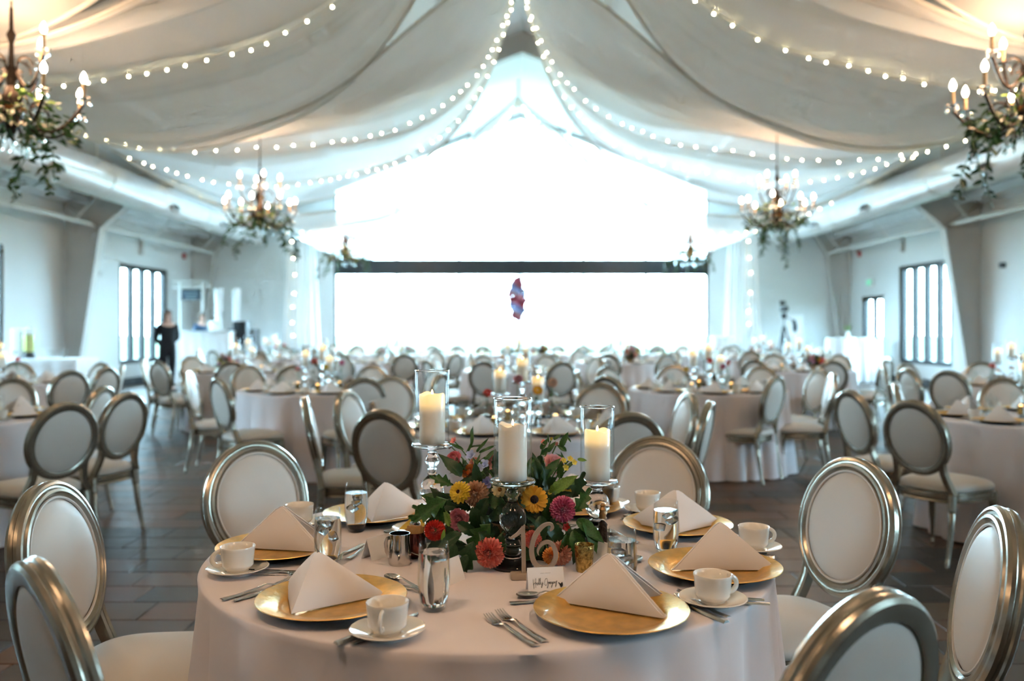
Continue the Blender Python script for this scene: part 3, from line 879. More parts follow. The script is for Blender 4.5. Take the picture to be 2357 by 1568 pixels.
# ------------------------------------------------------------------ oval-back chair
def chair_kit(nseg=56):
    K = Kit()
    TILT = R(12); y0, zb = -0.232, 0.722
    def bp(x, s_, n):  # back plane: x across, s_ up the back, n towards the sitter
        return Vector((x, y0 - s_ * math.sin(TILT) + n * math.cos(TILT), zb + s_ * math.cos(TILT) + n * math.sin(TILT)))
    A, B = 0.190, 0.203
    prof = [(-0.021, -0.020), (-0.012, -0.024), (0.014, -0.024), (0.022, -0.018), (0.0245, -0.010), (0.0215, -0.005), (0.0215, 0.001), (0.0250, 0.006),
            (0.0250, 0.015), (0.019, 0.023), (0.012, 0.0245), (0.008, 0.0205), (0.003, 0.0205), (-0.001, 0.027), (-0.009, 0.028), (-0.015, 0.022), (-0.021, 0.018)]
    vs = []; fs = []; m = len(prof)
    for i in range(nseg):
        a = 2 * PI * i / nseg
        nx, nz = math.cos(a) / A, math.sin(a) / B; L = math.hypot(nx, nz); nx /= L; nz /= L
        for (p, q) in prof:
            vs.append(bp(A * math.cos(a) + nx * p, B * math.sin(a) + nz * p, q))
    for i in range(nseg):
        j = (i + 1) % nseg
        for q in range(m):
            r = (q + 1) % m
            fs.append((i * m + q, i * m + r, j * m + r, j * m + q))
    K.part('back_frame', MB().add(vs, fs), M['frame'], angle=27)
    def pad(a, b, n0, bulge, sgn):
        mb = MB(); rings = 9; vs = []; fs = []
        for j in range(rings + 1):
            t = j / rings
            h = n0 + sgn * bulge * math.sqrt(max(0, 1 - t ** 3.2))
            for i in range(nseg):
                q = 2 * PI * i / nseg
                vs.append(bp(a * t * math.cos(q), b * t * math.sin(q), h))
        for j in range(rings):
            for i in range(nseg):
                k = (i + 1) % nseg
                f = (j * nseg + i, j * nseg + k, (j + 1) * nseg + k, (j + 1) * nseg + i)
                fs.append(f if sgn < 0 else tuple(reversed(f)))
        return mb.add(vs, fs)
    c = K.part('back_cushion', pad(A - 0.018, B - 0.018, 0.008, 0.028, 1), M['vinyl'], angle=180)
    K.part('piping', MB().tube([bp((A - 0.024) * math.cos(2 * PI * i / nseg), (B - 0.024) * math.sin(2 * PI * i / nseg), 0.020) for i in range(nseg)], 0.0042, 6, closed=True, up=bp(0, 0, 1) - bp(0, 0, 0)), M['vinyl'], c)
    K.part('back_panel', pad(A - 0.018, B - 0.018, -0.012, 0.016, -1), M['vinyl'], angle=180)
    sq = [(-0.017, -0.020), (0.017, -0.020), (0.017, 0.012), (0.010, 0.016), (0.006, 0.010), (-0.006, 0.010), (-0.010, 0.016), (-0.017, 0.012)]
    for s in (-1, 1):
        pts = [bp(s * 0.156, -0.105, -0.002), bp(s * 0.150, -0.150, -0.002), bp(s * 0.151, -0.195, -0.002), bp(s * 0.161, -0.24, 0.0), bp(s * 0.176, -0.28, 0.0), bp(s * 0.194, -0.325, 0.0)]
        K.part('back_post', MB().sweep(pts, sq, up=bp(0, 0, 1) - bp(0, 0, 0)), M['frame'], angle=50)
    # seat outline
    N = 56
    def outline(k, sc_=1.0, inset=0.0):
        a = 2 * PI * k / N
        c_, s_ = math.cos(a), math.sin(a); e = 2 / 3.6
        x = math.copysign(abs(c_) ** e, c_); y = math.copysign(abs(s_) ** e, s_)
        hw = 0.222 + 0.022 * y
        return (x * (hw - inset), 0.030 + y * (0.228 - inset))
    def stack(levels, cap0=True, cap1=True, mul=False):
        vs = []; fs = []
        for (ins, z) in levels:
            for k in range(N):
                x, y = outline(k, 1, 0 if mul else ins); vs.append((x * ins, 0.03 + (y - 0.03) * ins, z) if mul else (x, y, z))
        for j in range(len(levels) - 1):
            for k in range(N):
                q = (k + 1) % N
                fs.append((j * N + k, j * N + q, (j + 1) * N + q, (j + 1) * N + k))
        if cap0: fs.append(tuple(reversed(range(N))))
        if cap1: fs.append(tuple(range((len(levels) - 1) * N, len(levels) * N)))
        return MB().add(vs, fs)
    K.part('seat_rail', stack([(0.02, 0.352), (0.006, 0.352), (0.002, 0.358), (0.006, 0.366), (0.004, 0.372), (0.004, 0.392), (0.008, 0.396), (0.0, 0.402), (0.0, 0.412), (0.012, 0.418)]), M['frame'], angle=45)
    def f(t): return 0.416 + 0.058 * (1 - t ** 4) ** 0.5
    lv = [(0.985, 0.416), (1.0, 0.424), (1.0, 0.434)] + [(t, 0.434 + 0.044 * (1 - t ** 5) ** 0.6) for t in (0.985, 0.96, 0.92, 0.85, 0.75, 0.6, 0.4, 0.2, 0.02)]
    K.part('seat_cushion', stack(lv, mul=True), M['vinyl'], angle=180)
    for s in (-1, 1):
        fx, fy = s * 0.196, 0.205
        K.part('front_leg', MB().lathe([(0.008, 0.0), (0.013, 0.004), (0.013, 0.028), (0.010, 0.034), (0.0105, 0.05), (0.019, 0.285), (0.0195, 0.292), (0.024, 0.298), (0.024, 0.306), (0.017, 0.312),
                                        (0.026, 0.322), (0.027, 0.352), (0.024, 0.40)], 16, (fx, fy, 0), rfun=lambda a, z: 1 - (0.07 * abs(math.sin(4 * a)) if 0.05 <= z <= 0.286 else 0)), M['frame'])
        P0, P1 = Vector((s * 0.185, -0.168, 0.405)), Vector((s * 0.196, -0.235, 0.0))
        pts = [P0.lerp(P1, t) + Vector((0, 0.012 * math.sin(PI * t), 0)) for t in (0, 0.15, 0.22, 0.24, 0.26, 0.5, 0.8, 0.92, 0.94, 1.0)]
        K.part('rear_leg', MB().tube(pts, [0.024, 0.025, 0.025, 0.018, 0.021, 0.018, 0.0135, 0.012, 0.0145, 0.012], 12, up=(0, 1, 0)), M['frame'])
    return K
CHAIR = chair_kit()
BACKY = -0.28
CLOCK = ['twelve', 'one', 'two', 'three', 'four', 'five', 'six', 'seven', 'eight', 'nine', 'ten', 'eleven']
used_labels = {}
def clock(dx, dy):
    a = math.degrees(math.atan2(dx, dy)) % 360    # 12 o'clock is the far side
    h = a / 30.0
    i = int(round(h * 2)) % 24
    return (CLOCK[i // 2] + " o'clock") if i % 2 == 0 else ('half past ' + CLOCK[i // 2])
def uniq(label):
    n = used_labels.get(label, 0); used_labels[label] = n + 1
    return label if n == 0 else label + (', outer one' if n == 1 else ', odd one %d' % n)
def chair_at(tk, x, y, az=None, label=None):
    """x, y: top of the back; az: direction the chair faces (degrees), None = towards its table"""
    tx, ty, desc = TABLES[tk]
    a = math.atan2(ty - y, tx - x) if az is None else R(az)
    ox, oy = x - BACKY * -1 * 0, y
    ox = x + (-BACKY) * math.cos(a); oy = y + (-BACKY) * math.sin(a)
    lab = label or ("cream oval-back chair at %s of %s" % (clock(x - tx, y - ty), desc))
    return CHAIR.place('oval_back_chair', uniq(lab), 'chair', (ox, oy, 0), a - PI / 2, 'oval-back banquet chairs')

# ------------------------------------------------------------------ tables and cloths
def cloth_mesh(seed, r=0.757, folds=19, amp=0.030):
    rg = random.Random(seed)
    ph = [rg.uniform(0, 6.28) for _ in range(6)]
    n = 190
    def rad(a, s_):
        w = 2 * abs(math.sin(folds / 2 * a + 0.6 * math.sin(3 * a + ph[0]) + ph[1])) ** 0.75 - 1.2
        w2 = math.sin((folds // 2) * a + ph[2] + 0.9 * math.sin(2 * a + ph[3]))
        return r + 0.012 * s_ + 0.055 * s_ ** 1.3 + amp * (s_ ** 0.62) * (0.65 * w + 0.45 * w2 - 0.25)
    vs = []; fs = []; rings = []
    for t in (0.02, 0.3, 0.6, 0.85, 0.965, 0.985): rings.append(('t', t))
    for s_ in (0.0, 0.008, 0.03, 0.08, 0.16, 0.27, 0.4, 0.55, 0.7, 0.84, 0.94, 1.0): rings.append(('s', s_))
    for kind, q in rings:
        for i in range(n):
            a = 2 * PI * i / n
            if kind == 't':
                vs.append((r * q * math.cos(a), r * q * math.sin(a), TOPZ))
            else:
                rr = rad(a, q) if q > 0.008 else r + (-0.002 if q == 0 else 0.002)
                z = TOPZ - (0.0015 if q == 0 else 0.006 if q < 0.01 else q * (TOPZ - 0.012))
                vs.append((rr * math.cos(a), rr * math.sin(a), z))
    for j in range(len(rings) - 1):
        for i in range(n):
            k = (i + 1) % n
            fs.append((j * n + i, (j + 1) * n + i, (j + 1) * n + k, j * n + k))
    fs.append(tuple(range(n)))
    return MB().add(vs, fs).mesh('tablecloth', M['cloth'], True, 60)
CLOTHS = [cloth_mesh(s, folds=f, amp=a) for s, f, a in ((1, 30, 0.046), (2, 22, 0.036), (3, 20, 0.034), (4, 24, 0.036))]
TK = Kit()
TK.part('tabletop', MB().lathe([(0.70, 0.728), (0.745, 0.730), (0.748, 0.742), (0.745, 0.752), (0.70, 0.753)], 48), M['taupe'])
for i in range(4):
    a = PI / 4 + i * PI / 2
    TK.part('leg', MB().tube([(0.42 * math.cos(a), 0.42 * math.sin(a), 0.73), (0.50 * math.cos(a), 0.50 * math.sin(a), 0.0)], 0.016, 10), M['steel'])
for i, (k, (x, y, desc)) in enumerate(TABLES.items()):
    TK.place('round_table', 'round folding table under the cloth of %s' % desc, 'table', (x, y, 0), 0.3 * i, 'round banquet tables')
    single('tablecloth', CLOTHS[0] if k == 'a' else CLOTHS[1 + i % 3], 'white floor-length cloth on %s' % desc, 'tablecloth', (x, y, 0), 1.1 * i if k != 'a' else R(200), 'white round tablecloths')

# ------------------------------------------------------------------ tableware
CHARGER = Kit()
CHARGER.part('gilded_face', MB().lathe([(0.163, 0.0235), (0.165, 0.0245), (0.164, 0.0258), (0.150, 0.0228), (0.121, 0.0165), (0.111, 0.0088), (0.104, 0.006), (0.02, 0.006)], 72, cap0=False), M['gold'], angle=60)
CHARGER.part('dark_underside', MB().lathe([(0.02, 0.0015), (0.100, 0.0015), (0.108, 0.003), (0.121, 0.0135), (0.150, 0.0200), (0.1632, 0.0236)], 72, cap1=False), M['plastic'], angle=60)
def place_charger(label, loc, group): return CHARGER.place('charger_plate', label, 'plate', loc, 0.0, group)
def napkin_mesh(half=32, L=0.235, seed=0, H=0.112, ax=0.098):
    """linen folded to a standing pyramid: two wings meeting at a sloping spine; K at the origin, opening towards +x"""
    mb = MB(); Kp = Vector((0, 0, 0)); A_ = Vector((ax, 0, H))
    for s in (-1, 1):
        Lp = Vector((L * math.cos(R(half)), s * L * math.sin(R(half)), 0.0))
        nrm = (A_ - Kp).cross(Lp - Kp).normalized() * s
        def layer(off, shrink, bul, shift):
            n = 10; idx = {}; vs = []; fs = []
            e = (Lp - A_).normalized()
            for i in range(n + 1):
                for j in range(n + 1 - i):
                    a, b = i / n, j / n; c = 1 - a - b
                    p = Kp * c + A_ * a + Lp * b
                    bump_ = 27 * a * b * c * 0.6 + 4 * a * b * 0.25
                    p = p - nrm * (-bul * bump_) + nrm * (off * min(1.0, b * 3.5))
                    p = p + (Lp - Kp).normalized() * (shift * (a + b))
                    if a > 0.93: p.z -= 0.004
                    p.z = max(p.z, 0.002)
                    idx[(i, j)] = len(vs); vs.append(p)
            for i in range(n):
                for j in range(n - i):
                    t = (idx[(i, j)], idx[(i + 1, j)], idx[(i, j + 1)])
                    fs.append(t)
                    if i + j < n - 1: fs.append((idx[(i + 1, j)], idx[(i + 1, j + 1)], idx[(i, j + 1)]))
            # thicken
            m = len(vs); th = -0.0028
            vs2 = [p + nrm * th for p in vs]
            allf = fs + [tuple(reversed([q + m for q in f_])) for f_ in fs]
            rim = [idx[(i, 0)] for i in range(n + 1)] + [idx[(n - j, j)] for j in range(1, n + 1)] + [idx[(0, n - j)] for j in range(1, n + 1)]
            for p, q in zip(rim, rim[1:]): allf.append((q, p, p + m, q + m))
            mb.add(vs + vs2, allf)
        layer(0.0, 0, 0.012, 0.0)
        layer(-0.006, 0, 0.010, 0.007)
        layer(-0.012, 0, 0.006, 0.002)
    return mb.mesh('napkin', M['napkin'], True, 50)
NAPKINS = [napkin_mesh(30), napkin_mesh(36, 0.225), napkin_mesh(48, 0.20), napkin_mesh(15, 0.265, 0, 0.118, 0.128)]
saucer_me = MB().lathe([(0.01, 0.002), (0.034, 0.0015), (0.038, 0.0), (0.040, 0.003), (0.056, 0.010), (0.074, 0.017), (0.076, 0.0185), (0.074, 0.0198), (0.056, 0.0135), (0.040, 0.0075),
                        (0.033, 0.0062), (0.030, 0.0072), (0.01, 0.0068)], 48).mesh('saucer', M['ceramic'], True, 50)
CUP = Kit()
CUP.part('cup_body', MB().lathe([(0.020, 0.0), (0.026, 0.0), (0.027, 0.003), (0.026, 0.005), (0.032, 0.009), (0.0375, 0.016), (0.0385, 0.019), (0.0378, 0.021), (0.040, 0.036), (0.0415, 0.056), (0.0428, 0.0628), (0.0420, 0.0640),
                                 (0.0400, 0.0630), (0.0382, 0.040), (0.0345, 0.016), (0.026, 0.009), (0.004, 0.008)], 44, cap0=True, cap1=True), M['ceramic'], angle=60)
hp = []
for i in range(15):
    a = R(-78) + R(170) * i / 14
    hp.append((0.040 + 0.0205 * math.cos(a) * 1.15 - 0.002, 0, 0.036 + 0.0185 * math.sin(a)))
hp = [(0.036, 0, 0.0205)] + hp[1:-1] + [(0.0385, 0, 0.0545)]
CUP.part('handle', MB().sweep(hp, [(-0.0045, -0.003), (0.0045, -0.003), (0.0055, 0), (0.0045, 0.003), (-0.0045, 0.003), (-0.0055, 0)], up=(0, 1, 0)), M['ceramic'], angle=80)
def tumbler_kit(seed, ice=3, fill=0.118):
    rg = random.Random(seed); K = Kit()
    K.part('tumbler', MB().lathe([(0.004, 0.0), (0.019, 0.0), (0.0235, 0.003), (0.0295, 0.016), (0.0345, 0.045), (0.0360, 0.070), (0.0352, 0.100), (0.0330, 0.130), (0.0318, 0.1470), (0.0312, 0.1478),
                                  (0.0304, 0.1465), (0.0316, 0.130), (0.0337, 0.100), (0.0345, 0.070), (0.0330, 0.046), (0.0280, 0.018), (0.0225, 0.0105), (0.004, 0.009)], 40), M['clear'], angle=60)
    pr = [(0.003, 0.0095), (0.0215, 0.011), (0.0275, 0.0185), (0.0324, 0.046), (0.0339, 0.070), (0.0331, 0.100), (0.0322, fill), (0.003, fill)]
    K.part('water', MB().lathe(pr, 36), M['water'], angle=60)
    for i in range(ice):
        mtx = Matrix.Translation((rg.uniform(-.012, .012), rg.uniform(-.012, .012), fill - 0.012 - 0.017 * i)) @ Matrix.Rotation(rg.uniform(0, 3), 4, Vector((rg.random(), rg.random(), 1)).normalized())
        K.part('ice_cube', MB().bbox((0, 0, 0), (0.022, 0.02, 0.015), 0.003, mtx), M['ice'])
    return K
TUMBLERS = [tumbler_kit(1, 1, 0.128), tumbler_kit(2, 3, 0.118), tumbler_kit(3, 3, 0.122)]
# far glasses need no parts
far_glass_me = MB().lathe([(0.004, 0.0), (0.0235, 0.001), (0.0295, 0.016), (0.0360, 0.070), (0.0330, 0.130), (0.0318, 0.147), (0.0304, 0.1465), (0.0345, 0.070), (0.0280, 0.018), (0.004, 0.009)], 18).mesh('water_glass', M['clear'], True, 60)

def flat_tool(spine, widths, th, n=6):
    """a bar along +x, spine gives (x,z), widths the half width"""
    mb = MB(); vs = []; fs = []
    for (x, z), w in zip(spine, widths):
        vs += [(x, -w, z), (x, -w * 0.5, z + th), (x, w * 0.5, z + th), (x, w, z)]
    for i in range(len(spine) - 1):
        a, b = i * 4, i * 4 + 4
        for q in range(4):
            r = (q + 1) % 4
            fs.append((a + q, b + q, b + r, a + r))
    fs.append((0, 1, 2, 3)); fs.append(tuple(reversed(range(len(vs) - 4, len(vs)))))
    return mb.add(vs, fs)
def fork_mb(k=1.0):
    mb = flat_tool([(-0.10, 0.004), (-0.094, 0.004), (-0.06, 0.003), (-0.01, 0.006), (0.02, 0.010), (0.036, 0.006), (0.046, 0.003), (0.055, 0.002)],
                   [0.0085, 0.009, 0.008, 0.0055, 0.0035, 0.006, 0.011, 0.0122], 0.0022)
    for i in range(4):
        y = -0.0093 + i * 0.0062
        mb.sweep([(0.054, y, 0.0028), (0.066, y, 0.0035), (0.080, y, 0.0065), (0.094, y * 0.96, 0.0115)], [(-0.0017, -0.001), (0.0017, -0.001), (0.0017, 0.001), (-0.0017, 0.001)], scale=[1, 1, 0.9, 0.5])
    return mb
def spoon_mb():
    mb = flat_tool([(-0.085, 0.005), (-0.08, 0.005), (-0.045, 0.004), (-0.005, 0.008), (0.022, 0.012), (0.034, 0.009), (0.040, 0.007)], [0.0075, 0.008, 0.007, 0.0045, 0.003, 0.004, 0.006], 0.0020)
    def f(u, v):
        a = 2 * PI * u; r = v
        w = 0.0165 * (1 + 0.10 * math.cos(a))
        return (0.062 + 0.027 * r * math.cos(a), w * r * math.sin(a), 0.0018 + 0.0075 * r * r)
    mb.grid(f, 28, 6, wrap=True)
    mb.grid(lambda u, v: tuple(Vector(f(u, v)) - Vector((0, 0, 0.0016))), 28, 6, wrap=True)
    return mb
def knife_mb():
    mb = flat_tool([(-0.11, 0.002), (-0.105, 0.002), (-0.05, 0.002), (-0.012, 0.002), (0.0, 0.002)], [0.0085, 0.009, 0.0085, 0.0065, 0.006], 0.0055)
    return mb.add([(0, -0.007, 0.004), (0.08, -0.0085, 0.004), (0.112, -0.003, 0.004), (0.118, 0.006, 0.004), (0.09, 0.0075, 0.004), (0, 0.0065, 0.004),
                   (0, -0.006, 0.0058), (0.08, -0.0075, 0.0052), (0.112, -0.002, 0.005), (0.118, 0.0055, 0.005), (0.09, 0.007, 0.0055), (0, 0.006, 0.006)],
                  [(5, 4, 3, 2, 1, 0), (6, 7, 8, 9, 10, 11)] + [(i, (i + 1) % 6, (i + 1) % 6 + 6, i + 6) for i in range(6)])
fork_me = fork_mb().mesh('fork', M['cutlery']); spoon_me = spoon_mb().mesh('spoon', M['cutlery'], True, 80); knife_me = knife_mb().mesh('knife', M['cutlery'])

# candle holders, hurricane glasses and LED candles
def holder_prof(h):
    # dish at the top, ball, knops and a stepped foot; h = height of dish above the table
    b = [(0.004, 0.0), (0.053, 0.0), (0.056, 0.005), (0.053, 0.011), (0.040, 0.014), (0.026, 0.019), (0.022, 0.030)]
    k = h - 0.010
    mid = 0.42 * k
    b += [(0.022, mid * 0.62), (0.030, mid * 0.68), (0.027, mid * 0.74), (0.018, mid * 0.80), (0.022, mid * 0.86)]
    rb = 0.0355; zb_ = mid + 0.034
    for i in range(9):
        a = -70 + 150 * i / 8
        b.append((max(0.014, rb * math.cos(R(a))), zb_ + 0.042 * math.sin(R(a))))
    z1 = zb_ + 0.0425
    top = k - 0.004
    n_kn = max(1, int((top - z1) / 0.045))
    for i in range(n_kn):
        a0 = z1 + (top - z1) * i / n_kn; a1 = z1 + (top - z1) * (i + 1) / n_kn; h_ = a1 - a0
        b += [(0.013, a0 + 0.1 * h_), (0.014, a0 + 0.3 * h_), (0.021, a0 + 0.5 * h_), (0.020, a0 + 0.62 * h_), (0.013, a0 + 0.8 * h_), (0.015, a0 + 0.97 * h_)]
    b += [(0.024, top), (0.055, k - 0.001), (0.060, k + 0.003), (0.060, k + 0.008), (0.057, k + 0.0105), (0.054, k + 0.008), (0.004, k + 0.008)]
    return b
def holder_kit(h):
    K = Kit(); K.part('stem', MB().lathe(holder_prof(h), 36), M['crystal'], angle=70); return K
HURRICANE = Kit()
HURRICANE.part('glass_tube', MB().lathe([(0.0475, 0.0), (0.0490, 0.0), (0.0490, 0.207), (0.0483, 0.2085), (0.0475, 0.207), (0.0475, 0.0)], 48, cap0=False, cap1=False), M['clear'], angle=60)
HURRICANE.part('polished_rim', MB().tube([(0.0483 * math.cos(2 * PI * i / 56), 0.0483 * math.sin(2 * PI * i / 56), 0.2085) for i in range(56)], 0.0012, 8, closed=True), M['crystal'])
def candle_kit(lit):
    K = Kit(); n = 40; r = 0.0368; H = 0.143
    def top(a): return H + 0.0035 * math.sin(2 * a + 0.6) + 0.002 * math.sin(5 * a)
    vs = []; fs = []
    rows = [(r - 0.002, 0.0), (r, 0.002), (r, 0.04), (r, 0.08), (r, 0.11), (r, 0.128)]
    for rr, z in rows:
        for i in range(n): a = 2 * PI * i / n; vs.append((rr * math.cos(a), rr * math.sin(a), z))
    for rr, dz in ((r, -0.002), (r - 0.002, 0.0), (r - 0.006, -0.003), (0.018, -0.008), (0.002, -0.009)):
        for i in range(n):
            a = 2 * PI * i / n; vs.append((rr * math.cos(a), rr * math.sin(a), (top(a) if rr > 0.02 else H) + dz))
    m = len(vs) // n
    for j in range(m - 1):
        for i in range(n):
            k = (i + 1) % n
            fs.append((j * n + i, j * n + k, (j + 1) * n + k, (j + 1) * n + i))
    fs.append(tuple(reversed(range(n)))); fs.append(tuple(range((m - 1) * n, m * n)))
    K.part('wax', MB().add(vs, fs), M['wax_lit'] if lit else M['wax'], angle=70)
    K.part('wick', MB().tube([(0, 0, 0.132), (0, 0, 0.142)], 0.0012, 6), M['ink'])
    K.part('flame', MB().lathe([(0.0006, 0.139), (0.0028, 0.142), (0.0034, 0.145), (0.0024, 0.150), (0.0010, 0.154), (0.0004, 0.156)], 10), M['flame'])
    return K
CANDLE_LIT, CANDLE = candle_kit(True), candle_kit(False)
HOLDERS = {}
def candle_stack(x, y, h, lit, where, group='tall crystal candle sets'):
    if h not in HOLDERS: HOLDERS[h] = holder_kit(h)
    HOLDERS[h].place('candle_holder', 'clear crystal pedestal candle holder %s' % where, 'candle holder', (x, y, TOPZ), 0, 'crystal candle holders')
    HURRICANE.place('hurricane_glass', 'clear glass cylinder round candle %s' % where, 'glass cylinder', (x, y, TOPZ + h), 0, 'hurricane glasses')
    (CANDLE_LIT if lit else CANDLE).place('pillar_candle', 'ivory pillar candle %s' % where, 'candle', (x, y, TOPZ + h - 0.001), x * 3 + y, 'ivory pillar candles')
VOTIVE = Kit()
VOTIVE.part('cup', MB().lathe([(0.004, 0.0), (0.0195, 0.0), (0.0212, 0.003), (0.0252, 0.066), (0.0247, 0.068), (0.0240, 0.066), (0.0198, 0.010), (0.004, 0.009)], 30), M['votive'], angle=60)
VOTIVE.part('tealight', MB().lathe([(0.004, 0.012), (0.017, 0.012), (0.017, 0.026), (0.003, 0.026)], 16), M['wax'])
VOTIVE.part('flame', MB().lathe([(0.0006, 0.026), (0.003, 0.030), (0.0038, 0.035), (0.002, 0.042), (0.0004, 0.046)], 8), M['flame'])
far_votive = Kit()
far_votive.part('cup', MB().lathe([(0.004, 0.0), (0.0212, 0.003), (0.0252, 0.066), (0.0240, 0.066), (0.0198, 0.010)], 14), M['votive'])
far_votive.part('flame', MB().ball((0, 0, 0.06), 0.012, 8, 5), M['ember'])
# ------------------------------------------------------------------ flowers
def petal_into(mb, mtx, L, W, cup=0.25, curl=0.15, tip=0.5, nL=4):
    vs = []; fs = []
    for i in range(nL + 1):
        t = i / nL
        w = W * (0.25 + 0.75 * math.sin(PI * min(1, t * 0.72 + 0.10)) ** 0.8) * (1 if t < 0.85 else tip + (1 - tip) * (1 - t) / 0.15)
        z = curl * L * t * t
        for j in (-1, 0, 1):
            vs.append((L * t, j * w / 2, z + (cup * w * 0.5 if j else 0)))
    for i in range(nL):
        a, b = i * 3, i * 3 + 3
        fs += [(a, b, b + 1, a + 1), (a + 1, b + 1, b + 2, a + 2)]
    mb.add(vs, fs, mtx)
def bloom_mb(kind, r, rg):
    mb = MB(); GA = 2.39996
    def put(phi, th, base, L, W, cup, curl, tip=0.5):
        # petal leaves the centre at polar angle phi from the axis (+z)
        m = Matrix.Rotation(th, 4, 'Z') @ Matrix.Rotation(-(PI / 2 - phi), 4, 'Y') @ Matrix.Translation((base, 0, 0)) @ Matrix.Rotation(rg.uniform(-.15, .15), 4, 'X')
        petal_into(mb, m, L, W, cup, curl, tip)
    if kind == 'dahlia':
        n = 120
        for k in range(n):
            t = (k + 0.5) / n
            put(0.10 + 2.0 * t ** 0.8, k * GA, 0.30 * r, r * (0.38 + 0.34 * t), r * (0.17 + 0.13 * t), 1.0, 0.30 - 0.30 * t, 0.45)
    elif kind == 'zinnia':
        n = 74
        for k in range(n):
            t = (k + 0.5) / n
            put(0.50 + 1.25 * t ** 0.9, k * GA, 0.20 * r, r * (0.45 + 0.40 * t), r * 0.26, 0.35, -0.25, 0.8)
    elif kind == 'pompon':
        n = 150
        for k in range(n):
            t = (k + 0.5) / n
            put(0.05 + 2.3 * t, k * GA, 0.45 * r, r * 0.50, r * 0.24, 0.8, 0.10, 0.6)
    elif kind == 'ranunculus':
        n = 60
        for k in range(n):
            t = (k + 0.5) / n
            put(0.25 + 1.55 * t, k * GA, 0.18 * r, r * (0.45 + 0.42 * t), r * (0.40 + 0.5 * t), 0.55, 0.55 * (1 - 0.5 * t), 0.9)
    elif kind == 'daisy':
        for ring, (n, phi, L) in enumerate(((15, 1.25, 0.80), (16, 1.48, 0.86), (13, 1.66, 0.80))):
            for k in range(n): put(phi + rg.uniform(-.08, .08), 2 * PI * (k + 0.37 * ring) / n, 0.16 * r, r * L, r * 0.40, 0.22, -0.18, 0.8)
    elif kind == 'cupdaisy':
        for ring, (n, phi, L) in enumerate(((9, 0.95, 0.85), (10, 1.25, 0.9))):
            for k in range(n): put(phi, 2 * PI * (k + 0.4 * ring) / n, 0.14 * r, r * L, r * 0.52, 0.3, 0.1, 0.9)
    elif kind == 'bell':
        for k in range(5): put(0.85, 2 * PI * k / 5, 0.05 * r, r, r * 0.75, 0.35, -0.1, 0.8)
        for k in range(5): put(0.45, 2 * PI * (k + .5) / 5, 0.05 * r, r * 0.6, r * 0.5, 0.35, -0.1, 0.8)
    elif kind == 'bud':
        for k in range(8): put(0.25 + 0.05 * k, k * GA, 0.02 * r, r * 1.3, r * 0.8, 0.7, 0.4, 0.4)
    return mb
def facing(p, d, roll=0.0):
    z = Vector(d).normalized()
    q = z.to_track_quat('Z', 'Y')
    return Matrix.Translation(p) @ q.to_matrix().to_4x4() @ Matrix.Rotation(roll, 4, 'Z')
def leaf_mesh(kind, m):
    """blade with midrib, side veins pressed in and a toothed or lobed edge"""
    mb = MB()
    def f(u, v):
        t = u; s_ = v * 2 - 1
        w = math.sin(PI * t ** 0.75) ** 0.85
        tri = 1 - abs(((t * 3.6 + 0.15) % 1.0) * 2 - 1)
        if kind == 'lobed': w *= 0.50 + 0.75 * tri
        elif kind == 'narrow': w *= 0.42
        else: w *= 1 + 0.07 * math.sin(t * 44)
        w = (0.25 if kind == 'lobed' else 0.20) * w + 0.010
        ab = abs(s_)
        vein = 0.010 * math.sin((t - 0.35 * ab) * 46) * ab * (1 - ab) * 2
        return (t + (0.10 * tri * ab * ab if kind == 'lobed' else -0.05 * ab * ab), s_ * w, 0.34 * ab * w + vein + 0.04 * math.sin(t * 8 + s_) * ab - 0.30 * t * t)
    mb.grid(f, 30, 8)
    return mb.mesh('leaf', m, True, 180)
LEAVES = {(k, c): leaf_mesh(k, M[c]) for k in ('oval', 'lobed', 'narrow') for c in ('leaf', 'leaf2', 'leaf3')}

